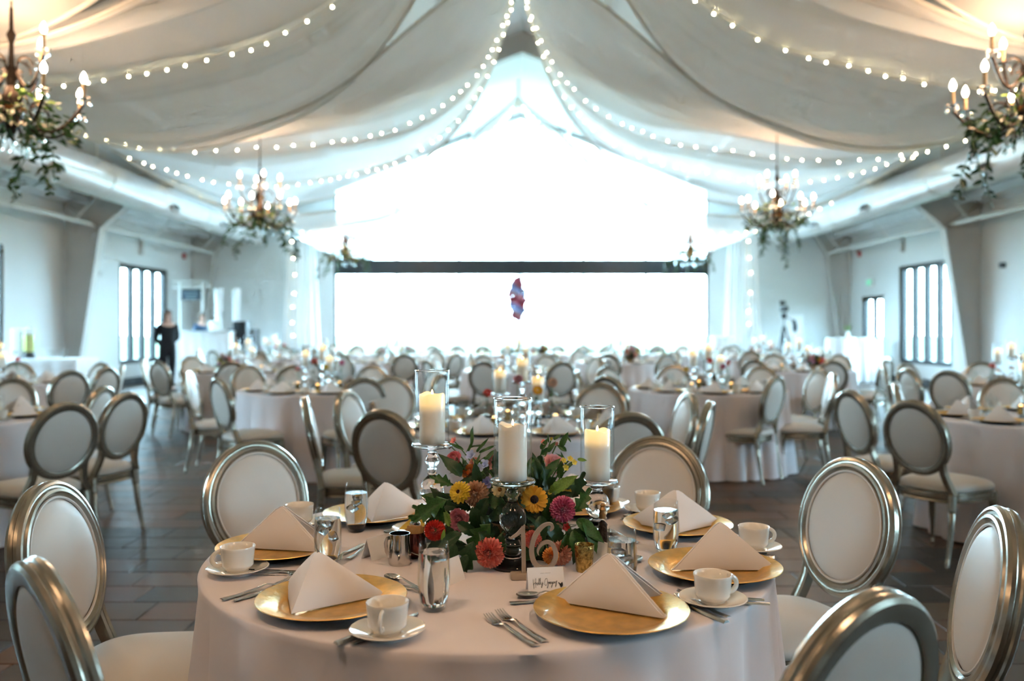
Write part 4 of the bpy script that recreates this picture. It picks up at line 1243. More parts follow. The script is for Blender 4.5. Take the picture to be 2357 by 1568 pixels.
# ------------------------------------------------------------------ the centrepiece on table 16
AX, AY = 0.015, 2.47
cp = thing('floral_centerpiece', 'mixed bouquet of dahlias, zinnias and greenery in a wooden bowl on table 16', 'flower arrangement', (AX, AY, TOPZ))
link('bowl', MB().lathe([(0.004, 0.0), (0.075, 0.0), (0.082, 0.006), (0.115, 0.045), (0.128, 0.078), (0.124, 0.080), (0.110, 0.05), (0.07, 0.02), (0.004, 0.016)], 36).mesh('bowl', M['bowl'], True, 60), cp)
link('moss', MB().lathe([(0.004, 0.15), (0.06, 0.148), (0.115, 0.12), (0.125, 0.085), (0.10, 0.05)], 28, rfun=lambda a, z: 1 + 0.08 * math.sin(5 * a + z * 60)).mesh('moss', M['soil']), cp)
org = Vector((AX, AY, TOPZ))
rgf = random.Random(21)
BL = [  # px, py, distance, radius m, kind, colour, centre
    (1057, 1133, 2.28, 0.027, 'zinnia', 'yellow', 'seed'), (1094, 1136, 2.31, 0.034, 'dahlia', 'peach', None),
    (1046, 1060, 2.42, 0.022, 'ranunculus', 'rose', None), (1047, 1017, 2.50, 0.012, 'bell', 'coral', None), (1040, 1030, 2.50, 0.010, 'bell', 'salmon', None),
    (1086, 1051, 2.42, 0.016, 'bell', 'blue', None), (1104, 1082, 2.38, 0.016, 'bell', 'blue', None), (1116, 1072, 2.40, 0.016, 'bell', 'blue', None),
    (1124, 1114, 2.33, 0.018, 'bell', 'violet', None), (1082, 1088, 2.44, 0.020, 'ranunculus', 'orange', None), (1094, 1068, 2.46, 0.016, 'ranunculus', 'salmon', None),
    (1136, 1058, 2.46, 0.022, 'dahlia', 'salmon', None), (1138, 1082, 2.44, 0.016, 'dahlia', 'blush', None),
    (1151, 1128, 2.30, 0.020, 'cupdaisy', 'cream', 'seed_gold'), (1213, 1124, 2.30, 0.022, 'zinnia', 'cream', 'seed_gold'),
    (1230, 1150, 2.27, 0.031, 'daisy', 'amber', 'seed'), (1273, 1070, 2.42, 0.026, 'ranunculus', 'pink', None),
    (1297, 1172, 2.28, 0.034, 'dahlia', 'magenta', None), (1306, 1122, 2.34, 0.020, 'daisy', 'amber', 'seed'),
    (1001, 1221, 2.26, 0.026, 'pompon', 'red', None), (1058, 1196, 2.28, 0.025, 'ranunculus', 'mauve', None),
    (1126, 1273, 2.19, 0.037, 'dahlia', 'coral', None), (1226, 1242, 2.23, 0.023, 'pompon', 'coral', None),
    (1290, 1273, 2.25, 0.033, 'dahlia', 'blush', None), (1268, 1281, 2.20, 0.021, 'dahlia', 'orange', None),
    (1311, 1058, 2.36, 0.009, 'bell', 'lemon', None), (1320, 1066, 2.36, 0.009, 'bell', 'lemon', None), (1300, 1078, 2.37, 0.010, 'bell', 'lemon', None), (1296, 1062, 2.37, 0.009, 'bell', 'lemon', None),
    (1252, 1022, 2.45, 0.011, 'bell', 'coral', None), (1280, 1026, 2.45, 0.009, 'bud', 'salmon', None), (1268, 1014, 2.45, 0.008, 'bud', 'lemon', None),
    (1018, 1196, 2.36, 0.014, 'bell', 'orange', None), (1300, 1212, 2.32, 0.012, 'bell', 'red', None), (1264, 1132, 2.36, 0.012, 'bell', 'lemon', None),
    (1236, 1066, 2.5, 0.008, 'bell', 'white', None), (1232, 1078, 2.5, 0.008, 'bell', 'white', None), (1244, 1074, 2.5, 0.007, 'bell', 'pink', None), (1230, 1092, 2.5, 0.007, 'bell', 'white', None),
]
ctr = Vector((AX, AY, TOPZ + 0.12))
for (px, py, d, r, kind, colr, cen) in BL:
    p = at(px, py, d)
    out = (p - ctr).normalized() * 0.7 + Vector((0, -0.75, 0.25)) + Vector((rgf.uniform(-.15, .15), 0, rgf.uniform(-.1, .1)))
    m = facing(p - org, out, rgf.uniform(0, 6))
    b = link('bloom', bloom_mb(kind, r * 1.12, rgf).mesh('bloom', M['p_' + colr], True, 180), cp, mtx=m)
    if cen:
        link('flower_center', MB().ball((0, 0, r * 0.12), r * 0.36, 14, 8, (1, 1, 0.6)).mesh('flower_center', M[cen]), b)
    foot = Vector((AX + (p.x - AX) * 0.25, AY + (p.y - AY) * 0.25, TOPZ + 0.07)) - org
    tip = p - org - out.normalized() * r * 0.1
    md = foot.lerp(tip, 0.55) + Vector((0, 0, 0.03))
    pts = [foot.lerp(md, t).lerp(md.lerp(tip, t), t) for t in [i / 8 for i in range(9)]]
    link('stem', MB().tube(pts, 0.0020, 6).mesh('stem', M['stem']), cp)
LV = [  # px, py, distance, length, azimuth in the picture (deg, 0 right, 90 up), kind, colour
    (1030, 1150, 2.27, 0.105, 205, 'lobed', 'leaf'), (1022, 1160, 2.28, 0.085, 240, 'lobed', 'leaf'), (1040, 1118, 2.30, 0.06, 150, 'lobed', 'leaf'), (1060, 1095, 2.36, 0.085, 128, 'oval', 'leaf2'),
    (1075, 1048, 2.44, 0.05, 75, 'narrow', 'leaf'), (1084, 1022, 2.46, 0.05, 80, 'narrow', 'leaf'), (1066, 1035, 2.46, 0.05, 150, 'narrow', 'leaf'), (1098, 1040, 2.45, 0.05, 55, 'narrow', 'leaf'),
    (1104, 1042, 2.45, 0.05, 30, 'narrow', 'leaf'), (1084, 1030, 2.46, 0.04, 20, 'narrow', 'leaf2'), (1072, 1070, 2.42, 0.05, 200, 'narrow', 'leaf2'), (1120, 1060, 2.45, 0.04, 60, 'oval', 'leaf'),
    (1090, 1245, 2.20, 0.09, 250, 'lobed', 'leaf2'), (1060, 1230, 2.22, 0.08, 205, 'oval', 'leaf2'), (1045, 1255, 2.20, 0.07, 260, 'oval', 'leaf2'), (1110, 1190, 2.24, 0.08, 300, 'oval', 'leaf2'),
    (1090, 1170, 2.25, 0.09, 285, 'oval', 'leaf2'), (1130, 1205, 2.22, 0.10, 230, 'lobed', 'leaf'), (1145, 1180, 2.24, 0.08, 20, 'oval', 'leaf2'), (1165, 1255, 2.19, 0.06, 225, 'oval', 'leaf2'),
    (1245, 1190, 2.24, 0.08, 270, 'oval', 'leaf2'), (1260, 1205, 2.24, 0.09, 310, 'oval', 'leaf2'), (1250, 1105, 2.36, 0.075, 60, 'oval', 'leaf'), (1270, 1135, 2.32, 0.085, 45, 'oval', 'leaf3'),
    (1285, 1120, 2.33, 0.07, 15, 'oval', 'leaf'), (1240, 1100, 2.38, 0.07, 100, 'oval', 'leaf2'), (1265, 1150, 2.30, 0.08, 260, 'oval', 'leaf'), (1325, 1180, 2.28, 0.07, 60, 'lobed', 'leaf'),
    (1330, 1200, 2.26, 0.085, 330, 'oval', 'leaf'), (1345, 1200, 2.26, 0.085, 300, 'oval', 'leaf'), (1320, 1225, 2.24, 0.09, 290, 'oval', 'leaf'), (1305, 1235, 2.24, 0.09, 265, 'oval', 'leaf'),
    (1340, 1235, 2.24, 0.075, 250, 'oval', 'leaf2'), (1300, 1240, 2.26, 0.08, 20, 'oval', 'leaf2'), (1120, 1150, 2.28, 0.08, 240, 'oval', 'leaf2'), (1160, 1160, 2.28, 0.07, 290, 'oval', 'leaf2'),
    (1055, 1205, 2.25, 0.07, 330, 'oval', 'leaf2'), (1035, 1210, 2.27, 0.05, 110, 'oval', 'leaf3'), (1020, 1245, 2.24, 0.03, 90, 'oval', 'leaf3'), (1200, 1200, 2.26, 0.10, 250, 'oval', 'leaf2'),
    (1180, 1170, 2.28, 0.09, 200, 'oval', 'leaf2'), (1210, 1180, 2.28, 0.10, 330, 'oval', 'leaf2'), (1215, 1110, 2.40, 0.07, 80, 'oval', 'leaf'), (1150, 1100, 2.42, 0.08, 100, 'oval', 'leaf2'),
    (1262, 1040, 2.44, 0.035, 60, 'oval', 'leaf'), (1275, 1012, 2.45, 0.025, 40, 'oval', 'leaf'), (1330, 1058, 2.36, 0.025, 0, 'oval', 'leaf3'), (1085, 1003, 2.47, 0.022, 85, 'oval', 'leaf'),
    (1075, 1280, 2.18, 0.06, 235, 'oval', 'leaf2'), (1100, 1225, 2.20, 0.08, 320, 'lobed', 'leaf2'), (1155, 1235, 2.21, 0.08, 255, 'oval', 'leaf2'), (1250, 1250, 2.22, 0.07, 220, 'oval', 'leaf2'),
    (1040, 1190, 2.30, 0.06, 260, 'oval', 'leaf'), (1000, 1262, 2.24, 0.05, 300, 'oval', 'leaf2'), (1290, 1100, 2.36, 0.05, 90, 'oval', 'leaf'), (1095, 1108, 2.38, 0.06, 70, 'oval', 'leaf'),
]
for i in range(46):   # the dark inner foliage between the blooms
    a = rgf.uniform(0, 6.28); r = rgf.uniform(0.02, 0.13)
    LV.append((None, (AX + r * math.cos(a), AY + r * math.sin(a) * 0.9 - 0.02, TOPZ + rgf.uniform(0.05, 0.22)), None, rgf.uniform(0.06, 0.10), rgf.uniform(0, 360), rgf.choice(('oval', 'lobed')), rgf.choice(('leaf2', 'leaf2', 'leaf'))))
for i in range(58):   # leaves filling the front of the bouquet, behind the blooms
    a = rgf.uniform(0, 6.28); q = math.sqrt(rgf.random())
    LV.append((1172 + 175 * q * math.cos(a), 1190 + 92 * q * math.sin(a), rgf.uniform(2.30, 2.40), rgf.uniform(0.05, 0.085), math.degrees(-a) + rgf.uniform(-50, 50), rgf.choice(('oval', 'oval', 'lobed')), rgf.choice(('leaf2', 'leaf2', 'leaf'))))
for i in range(16):   # fine sprigs standing out of the top
    px_ = rgf.choice((rgf.uniform(1050, 1130), rgf.uniform(1235, 1320)))
    LV.append((px_, rgf.uniform(1015, 1085), rgf.uniform(2.40, 2.48), rgf.uniform(0.025, 0.045), rgf.uniform(30, 150), rgf.choice(('narrow', 'oval')), rgf.choice(('leaf', 'leaf3', 'leaf'))))
for (px, py, d, L, az, kind, colr) in LV:
    p = at(px, py, d) if px is not None else Vector(py)
    dr = Vector((math.cos(R(az)), rgf.uniform(-0.45, 0.1), math.sin(R(az)))).normalized()
    nrm = (Vector((0, -0.8, 0.6)) + Vector((rgf.uniform(-.35, .35), 0, rgf.uniform(-.3, .3)))).normalized()
    s_ = nrm.cross(dr).normalized(); nz = dr.cross(s_).normalized()
    m = Matrix((dr, s_, nz)).transposed().to_4x4(); m.translation = p - org
    link('leaf', LEAVES[(kind, colr)], cp, mtx=m @ Matrix.Diagonal((L, L, L, 1)))

# ------------------------------------------------------------------ candles on table 16
candle_stack(-0.244, 2.50, 0.282, True, 'on the tallest stand, left of the bouquet')
candle_stack(-0.011, 2.234, 0.225, False, 'on the middle stand, behind the wooden number 16')
candle_stack(0.231, 2.50, 0.178, True, 'on the lowest stand, right of the bouquet')
VOTIVE.place('votive_candle', 'gold mercury-glass votive beside the wooden number 16', 'votive candle', (0.170, 2.195, TOPZ), 0.4)

# ------------------------------------------------------------------ wooden number 16
tn = thing('table_number', 'taupe wooden table number 16 on a slim base', 'table number', (0.048, 2.130, TOPZ), R(4))
S = 0.000150   # one unit of the traced digit height in metres
link('base', MB().bbox((0.0, 0.0, 0.008), (0.128, 0.034, 0.016), 0.004).mesh('base', M['taupe']), tn)
def ribbon(pts, wid, th, m, name):
    # closed outline from a centre line with half widths, extruded in y
    P = [Vector((x, 0, z)) for x, z in pts]; n = len(P); vs = []; fs = []
    for i in range(n):
        t = (P[min(i + 1, n - 1)] - P[max(i - 1, 0)]).normalized(); nn = Vector((-t.z, 0, t.x))
        for y in (-th / 2, th / 2):
            vs += [P[i] + nn * wid[i] + Vector((0, y, 0)), P[i] - nn * wid[i] + Vector((0, y, 0))]
    for i in range(n - 1):
        a, b = i * 4, i * 4 + 4
        fs += [(a, a + 1, b + 1, b), (a + 2, b + 2, b + 3, a + 3), (a, b, b + 2, a + 2), (a + 1, a + 3, b + 3, b + 1)]
    fs += [(0, 2, 3, 1), (len(vs) - 4, len(vs) - 3, len(vs) - 1, len(vs) - 2)]
    return link(name, MB().add(vs, fs).mesh(name, m, True, 45), tn)
def cr(pts, k=6):
    out = []
    for i in range(len(pts) - 1):
        p0, p1, p2, p3 = [Vector(pts[min(max(j, 0), len(pts) - 1)]) for j in (i - 1, i, i + 1, i + 2)]
        for q in range(k):
            t = q / k
            out.append(0.5 * ((2 * p1) + (-p0 + p2) * t + (2 * p0 - 5 * p1 + 4 * p2 - p3) * t * t + (-p0 + 3 * p1 - 3 * p2 + p3) * t ** 3))
    out.append(Vector(pts[-1])); return out
def trace(pts):   # (x, y, half width) in the traced picture of the sign, base top at y = 1010, centre x = 545
    q = cr([Vector((x, y, w)) for x, y, w in pts])
    return [((v.x - 545) * S, (1010 - v.y) * S + 0.014) for v in q], [max(0.0004, v.z * S) for v in q]
p, w = trace([(335, 1012, 34), (332, 800, 34), (328, 500, 35), (322, 340, 34), (326, 250, 28)])
ribbon(p, w, 0.011, M['taupe'], 'digit_stroke')
p, w = trace([(352, 225, 6), (300, 300, 26), (230, 370, 24), (160, 415, 20), (125, 432, 14), (88, 418, 6)])
ribbon(p, w, 0.0105, M['taupe'], 'digit_stroke')
p, w = trace([(762, 322, 12), (800, 280, 26), (796, 228, 24), (735, 210, 22), (650, 245, 30), (560, 340, 36), (490, 480, 38), (462, 640, 40), (490, 800, 42), (570, 905, 36), (680, 935, 30), (790, 890, 32),
              (850, 790, 38), (858, 680, 38), (810, 560, 34), (730, 508, 28), (640, 530, 26), (580, 600, 20), (562, 670, 14), (582, 718, 4)])
ribbon(p, w, 0.011, M['taupe'], 'digit_stroke')

# ------------------------------------------------------------------ place cards
def card_mb(w=0.086, h=0.056, half=0.020):
    th = 0.0006; mb = MB()
    for s in (-1, 1):
        a = [(-w / 2, s * half, 0), (w / 2, s * half, 0), (w / 2, 0, h), (-w / 2, 0, h)]
        b = [(x, y - s * th, z) for x, y, z in a]
        mb.add(a + b, [(0, 1, 2, 3) if s < 0 else (3, 2, 1, 0), (7, 6, 5, 4) if s < 0 else (4, 5, 6, 7), (0, 4, 5, 1), (1, 5, 6, 2), (3, 2, 6, 7), (0, 3, 7, 4)])
    return mb
card_me = card_mb().mesh('place_card', M['card'], False)
pc = thing('place_card', 'white folded place card with handwritten name and rooster by number 16', 'place card', (0.066, 2.030, TOPZ), R(9))
link('card', card_me, pc)
def card_pt(u, v):  # u, v in mm on the front face from its lower left corner
    w, h, half = 0.086, 0.056, 0.020
    L = math.hypot(h, half); k = v * 0.001 / L
    return Vector((-w / 2 + u * 0.001, -half * (1 - k) - 0.0005, h * k + 0.0003))
def stroke(pts, r, m=M['ink'], name='handwriting'):
    q = cr([Vector((a, b, 0)) for a, b in pts], 4)
    link(name, MB().tube([card_pt(v.x, v.y) for v in q], r, 5, up=(0, 1, 0.3)).mesh(name, m), pc)
for st in ([(9, 33), (9.5, 24), (10.5, 12)], [(16.5, 35), (16, 25), (15.5, 14)], [(9, 21), (12, 24), (16, 25), (18, 23)],
           [(20.5, 25), (18.5, 23), (19, 20), (21, 20), (21.8, 23), (20.5, 25)], [(22, 21), (24.5, 28), (25.5, 33), (24.6, 33.5), (24, 26), (24.8, 20.5), (26, 21)],
           [(26, 21), (28, 28), (29.2, 34), (28.2, 34.3), (27.4, 26), (28.4, 20.5), (29.6, 22)], [(30.3, 26), (30.6, 22), (32, 21.5), (33.6, 26.5), (33.2, 20), (31.5, 14), (30, 14), (31, 18), (35.5, 24)],
           [(46, 34), (42.5, 33), (39, 27), (39.5, 20), (43, 18.5), (46.5, 24), (47, 31), (44.5, 34)], [(46.5, 24), (48.5, 25), (47.8, 18), (46, 12), (45, 14), (49, 21)],
           [(49, 21), (50, 25.5), (51, 24), (51.5, 25.5), (51.7, 21.5), (53, 21.5)], [(53, 22.5), (55.2, 24.5), (54.4, 26.3), (53, 24), (54, 20.8), (56, 22)],
           [(59, 25.5), (57, 25), (56.8, 21.8), (58.6, 22), (59.4, 25.5), (59, 19), (57.2, 13), (56, 15), (60.5, 21.5)], [(62.2, 26), (60.6, 24), (61.2, 21.3), (62.8, 22), (63, 25), (62.2, 26)],
           [(63, 24), (64.5, 25.2), (64.8, 22), (65.4, 25), (67, 25.6)], [(67, 26.5), (67.2, 23), (68.6, 22.6), (70.6, 28), (70, 21), (68, 14.5), (66.6, 15), (68.2, 19.5), (72.5, 27.5)]):
    stroke([(4 + u_ * 0.90, v_) for u_, v_ in st], 0.00031)
for i in range(12):
    if i != 5: stroke([(30 + i * 2.1, 45), (30.4 + i * 2.1, 46.2), (31.1 + i * 2.1, 45.2)], 0.00022, M['grey_ink'], 'small_print')
rp = [(72.5, 24.5), (74, 23), (75, 21), (78, 21.5), (80, 24.5), (81.4, 23), (82.2, 19), (81, 15), (78, 12.5), (75.6, 14), (74.4, 18), (73.4, 20.5), (72.0, 21.5), (71.6, 23)]
a_ = [card_pt(u, v) + Vector((0, -0.0003, 0)) for u, v in rp]; b_ = [q + Vector((0, 0.0006, 0)) for q in a_]; n_ = len(rp)
link('rooster_print', MB().add(a_ + b_, [tuple(reversed(range(n_))), tuple(range(n_, 2 * n_))] + [(i, (i + 1) % n_, n_ + (i + 1) % n_, n_ + i) for i in range(n_)]).mesh('rooster_print', M['ink'], False), pc)
for (x, y, rz, lab) in ((-0.372, 2.335, 52, 'white folded place card left of the steel creamer, seen edge on'), (-0.165, 2.10, 60, 'white folded place card behind the nearest water glass'),
                        (0.222, 2.275, -60, 'white folded place card behind the votive and glass'), (-0.21, 2.78, 110, 'white folded place card behind the bouquet, back left')):
    single('place_card', card_me, lab, 'place card', (x, y, TOPZ), R(rz), 'place cards')

# ------------------------------------------------------------------ creamer, sugar pot, butter, pepper mill
cr_k = thing('creamer_pitcher', 'small mirror-steel creamer with strap handle left of the bouquet', 'pitcher', (-0.305, 2.262, TOPZ), R(-140))
link('pot', MB().lathe([(0.004, 0.0), (0.028, 0.0), (0.0295, 0.003), (0.0300, 0.012), (0.0285, 0.045), (0.0262, 0.062), (0.0268, 0.080), (0.0258, 0.080), (0.0250, 0.062), (0.0270, 0.04), (0.028, 0.006), (0.004, 0.004)], 36).mesh('pot', M['steel'], True, 60), cr_k)
link('handle', MB().sweep([(0.025, 0, 0.073), (0.038, 0, 0.072), (0.0425, 0, 0.062), (0.040, 0, 0.040), (0.030, 0, 0.020)], [(-0.005, -0.001), (0.005, -0.001), (0.005, 0.001), (-0.005, 0.001)], up=(0, 1, 0)).mesh('handle', M['steel']), cr_k)
sg = thing('sugar_pot', 'dark copper sugar pot with paper packets behind the creamer', 'sugar pot', (-0.276, 2.335, TOPZ))
link('pot', MB().lathe([(0.004, 0.0), (0.024, 0.0), (0.031, 0.008), (0.0335, 0.030), (0.031, 0.052), (0.027, 0.066), (0.0262, 0.066), (0.030, 0.05), (0.030, 0.02), (0.004, 0.006)], 32).mesh('pot', M['copper'], True, 60), sg)
for i in range(6):
    link('sugar_packet', MB().box((0, 0, 0), (0.040, 0.004, 0.045)).mesh('sugar_packet', M['coffee'], False), sg, (0.003 * (i % 2), -0.015 + i * 0.006, 0.058), (R(6 * (i - 3)), R(8 * (i % 3 - 1)), R(7 * (i % 2))))
single('salt_shaker', MB().lathe([(0.004, 0), (0.016, 0), (0.018, 0.004), (0.014, 0.05), (0.016, 0.058), (0.015, 0.070), (0.006, 0.076)], 20).mesh('salt_shaker', M['steel']), 'small steel salt shaker behind the sugar pot', 'shaker', (-0.285, 2.43, TOPZ))
single('bread_plate', saucer_me, 'small ivory plate holding yellow wedge left of bouquet', 'plate', (-0.285, 2.585, TOPZ), 0, None, 1.15)
mb = MB(); mb.add([(-0.065, -0.02, 0), (0.065, -0.03, 0), (0.0, 0.05, 0), (-0.01, -0.005, 0.05)], [(0, 2, 1), (0, 1, 3), (1, 2, 3), (2, 0, 3)])
single('butter_wedge', mb.mesh('butter_wedge', M['butter'], False), 'folded yellow paper wedge on the small plate', 'paper wedge', (-0.285, 2.585, TOPZ + 0.016), R(-10))
pm = thing('pepper_mill', 'slim clear pepper mill full of peppercorns with brass cap', 'pepper mill', (0.235, 2.385, TOPZ))
link('glass_body', MB().lathe([(0.004, 0.0), (0.0165, 0.0), (0.0172, 0.004), (0.0130, 0.075), (0.0115, 0.092), (0.004, 0.094)], 24).mesh('glass_body', M['clear'], True, 60), pm)
link('peppercorns', MB().lathe([(0.004, 0.004), (0.0150, 0.004), (0.0115, 0.078), (0.004, 0.086)], 24).mesh('peppercorns', M['pepper']), pm)
link('cap', MB().lathe([(0.0118, 0.092), (0.0095, 0.098), (0.0112, 0.104), (0.0085, 0.110), (0.0098, 0.116), (0.006, 0.123), (0.0075, 0.128), (0.003, 0.133)], 20).mesh('cap', M['brass']), pm)
single('small_plate', saucer_me, 'small ivory plate under the red zinnia', 'plate', (-0.212, 2.335, TOPZ))

# ------------------------------------------------------------------ places laid on table 16
T0x, T0y, _ = TABLES['a']
zt = TOPZ + 0.0005
SEATS = [  # angle, charger xy, napkin K xy + heading + mesh, cup xy + handle heading, glass xy + kit, word
    (231, (-0.420, 1.972), (-0.490, 1.885, 72, 1), (-0.266, 1.784, -95), (-0.184, 1.922, 0), 'front left'),
    (-61, (0.205, 1.893), (0.075, 1.975, -12, 3), (0.447, 1.984, 20), (0.250, 2.067, 1), 'front right'),
    (-16, (0.508, 2.234), (0.395, 2.225, 14, 3), (0.669, 2.455, 10), (0.409, 2.385, 2), 'right'),
    (28, (0.500, 2.707), (0.494, 2.627, 87, 2), (0.443, 2.952, 100), (0.300, 2.995, 0), 'back right'),
    (66, (0.195, 2.980), (0.165, 2.930, 75, 1), (0.318, 3.060, 100), None, 'back'),
    (130, (-0.470, 2.870), (-0.462, 2.765, 74, 1), (-0.689, 2.756, 175), (-0.491, 2.655, 1), 'back left'),
    (176, (-0.670, 2.440), (-0.800, 2.450, 4, 3), (-0.718, 2.234, 205), (-0.498, 2.285, 2), 'left'),
]
for (ang, ch, nk, cu, gl, word) in SEATS:
    th = R(ang); outv = Vector((math.cos(th), math.sin(th))); lf = Vector((math.sin(th), -math.cos(th)))
    cv = Vector(ch) * 0.972; cu = (cu[0] * 0.972, cu[1] * 0.972, cu[2]); nk = (nk[0] * 0.978, nk[1] * 0.978, nk[2], nk[3])
    if gl: gl = (gl[0] * 0.985, gl[1] * 0.985, gl[2])
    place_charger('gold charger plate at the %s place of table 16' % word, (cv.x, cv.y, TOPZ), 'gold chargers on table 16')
    single('folded_napkin', NAPKINS[nk[3]], 'white pyramid-folded napkin on the %s charger of table 16' % word, 'napkin', (nk[0], nk[1], TOPZ + 0.007), R(nk[2]), 'napkins on table 16')
    single('saucer', saucer_me, 'ivory saucer under the %s cup of table 16' % word, 'saucer', (cu[0], cu[1], TOPZ), 0, 'saucers on table 16')
    CUP.place('coffee_cup', 'ivory coffee cup on the %s saucer of table 16' % word, 'cup', (cu[0], cu[1], TOPZ + 0.0065), R(cu[2]), 'cups on table 16')
    if gl: TUMBLERS[gl[2]].place('drinking_tumbler', 'stemless glass of ice water at the %s place of table 16' % word, 'glass', (gl[0], gl[1], TOPZ), ang, 'water glasses on table 16')
    inw = R(ang + 180)
    for j, off in enumerate((0.196, 0.226)):
        q = cv + lf * off + outv * ((0.02 if ang != -61 else -0.045) + 0.012 * j)
        single('fork', fork_me, '%s fork left of the %s charger on table 16' % (('inner', 'outer')[j], word), 'fork', (q.x, q.y, TOPZ), inw + R(2 * j), 'forks on table 16')
    for j, off in enumerate((0.190, 0.214)):
        q = cv - lf * off + outv * ((0.035 if ang != 176 else -0.07) + 0.006 * j)
        if j == 0: single('knife', knife_me, 'knife right of the %s charger on table 16' % word, 'knife', (q.x, q.y, TOPZ), inw, 'knives on table 16')
        else: single('spoon', spoon_me, 'spoon right of the %s charger on table 16' % word, 'spoon', (q.x, q.y, TOPZ), inw, 'spoons on table 16')
    # dessert spoon and fork above the plate
    q = cv - outv * 0.205; side = R(ang + 90)
    if word == 'front right':
        single('dessert_spoon', spoon_me, 'dessert spoon lying before the handwritten place card', 'spoon', (0.086, 1.990, TOPZ), R(188), 'dessert spoons on table 16')
        single('dessert_fork', fork_me, 'dessert fork half under the front right charger of table 16', 'fork', (0.080, 1.955, TOPZ), R(15), 'dessert forks on table 16')
    elif word == 'front left':
        single('dessert_spoon', spoon_me, 'dessert spoon left of the nearest water glass', 'spoon', (-0.262, 2.075, TOPZ), R(132), 'dessert spoons on table 16')
        single('dessert_fork', fork_me, 'dessert fork crossing the spoon near the nearest water glass', 'fork', (-0.252, 2.035, TOPZ), R(-38), 'dessert forks on table 16')
    elif word == 'left':
        single('dessert_spoon', spoon_me, 'dessert spoon beside the left water glass of table 16', 'spoon', (-0.425, 2.375, TOPZ), R(75), 'dessert spoons on table 16')
        single('dessert_fork', fork_me, 'dessert fork beside the left water glass of table 16', 'fork', (-0.462, 2.355, TOPZ), R(-105), 'dessert forks on table 16')
    else:
        single('dessert_spoon', spoon_me, 'dessert spoon above the %s charger of table 16' % word, 'spoon', (q.x, q.y, TOPZ), side, 'dessert spoons on table 16')
        q2 = q - outv * 0.03
        single('dessert_fork', fork_me, 'dessert fork above the %s charger of table 16' % word, 'fork', (q2.x, q2.y, TOPZ), side + PI, 'dessert forks on table 16')
# ------------------------------------------------------------------ chairs
K_ = 1.073
CH = {   # measured tops of the chair backs (x, y, heading) and, after them, plain seat angles
    'a': ([(-0.94, 3.06, None), (0.53, 3.20, None), (1.05, 2.67, None), (1.09, 1.93, None), (0.55, 1.32, None), (-1.23, 2.25, None), (-0.84, 1.50, None)], []),
    'b': ([(-0.66, 4.20, 62), (-1.22, 4.97, 12), (-1.09, 5.50, -15), (-1.02, 7.0, -60), (0.53, 4.06, 105), (0.60, 6.15, -115), (1.05, 4.70, 160), (1.06, 5.30, 187)], []),
    'c': ([(-2.38, 4.60, 150), (-2.78, 5.86, 178), (-2.37, 5.30, 163), (-3.87, 6.70, -90)], [250, 200]),
    'd': ([(2.15, 4.74, 30), (2.10, 5.50, 12), (2.72, 6.25, -25), (3.80, 6.80, -98)], [260, 45]),
    'e': ([(-2.35, 6.80, 40), (-2.95, 7.75, 5), (-2.80, 9.00, -45)], [300, 345, 30, 75, 115]),
    'f': ([(2.13, 7.10, 140), (2.72, 7.45, 170), (0.72, 7.05, 45)], [180, 135, 95, 50, 15]),
    'g': ([(-4.05, 7.90, 150), (-4.0, 8.5, 165)], [20, 60, 110, 280]),
    'h': ([(3.72, 8.3, 5), (3.85, 9.15, -20)], [215, 120, 75, 270]),
}
for k in TABLES:
    tx, ty, _ = TABLES[k]
    if k in CH:
        for (x, y, az) in CH[k][0]: chair_at(k, x * K_, y * K_, az)
        for a in CH[k][1]: chair_at(k, tx + 1.27 * math.cos(R(a)), ty + 1.27 * math.sin(R(a)))
    else:
        o = {'i': 10, 'j': 25, 'k': 0, 'l': 15, 'm': 30, 'n': 5, 'o': 20}[k]
        for i in range(8):
            a = R(o + 45 * i); r = 1.27 + 0.06 * math.sin(i * 2.3 + o)
            chair_at(k, tx + r * math.cos(a), ty + r * math.sin(a))

# ------------------------------------------------------------------ laid tables farther down the hall
far_cup_me = MB().lathe([(0.02, 0.0), (0.027, 0.003), (0.032, 0.009), (0.040, 0.036), (0.0428, 0.0628), (0.0400, 0.0630), (0.0382, 0.040), (0.03, 0.014), (0.004, 0.01)], 18).mesh('coffee_cup', M['ceramic'], True, 60)
vase_me = MB().lathe([(0.004, 0), (0.024, 0.0), (0.028, 0.008), (0.030, 0.03), (0.020, 0.06), (0.013, 0.085), (0.016, 0.11), (0.0150, 0.11), (0.012, 0.085), (0.018, 0.06), (0.026, 0.03), (0.004, 0.008)], 20).mesh('vase', M['clear'], True, 60)
rgt = random.Random(33)
FAR_BLOOMS = [('dahlia', 'coral', 0.035), ('zinnia', 'red', 0.030), ('daisy', 'amber', 0.032), ('dahlia', 'peach', 0.034), ('ranunculus', 'pink', 0.03), ('zinnia', 'yellow', 0.03), ('dahlia', 'magenta', 0.03)]
BL_ME = [bloom_mb(k, r, rgt).mesh('bloom', M['p_' + c], True, 180) for k, c, r in FAR_BLOOMS]
BL_WORD = ['coral dahlia', 'red zinnia', 'amber daisy', 'peach dahlia', 'pink ranunculus', 'yellow zinnia', 'magenta dahlia']
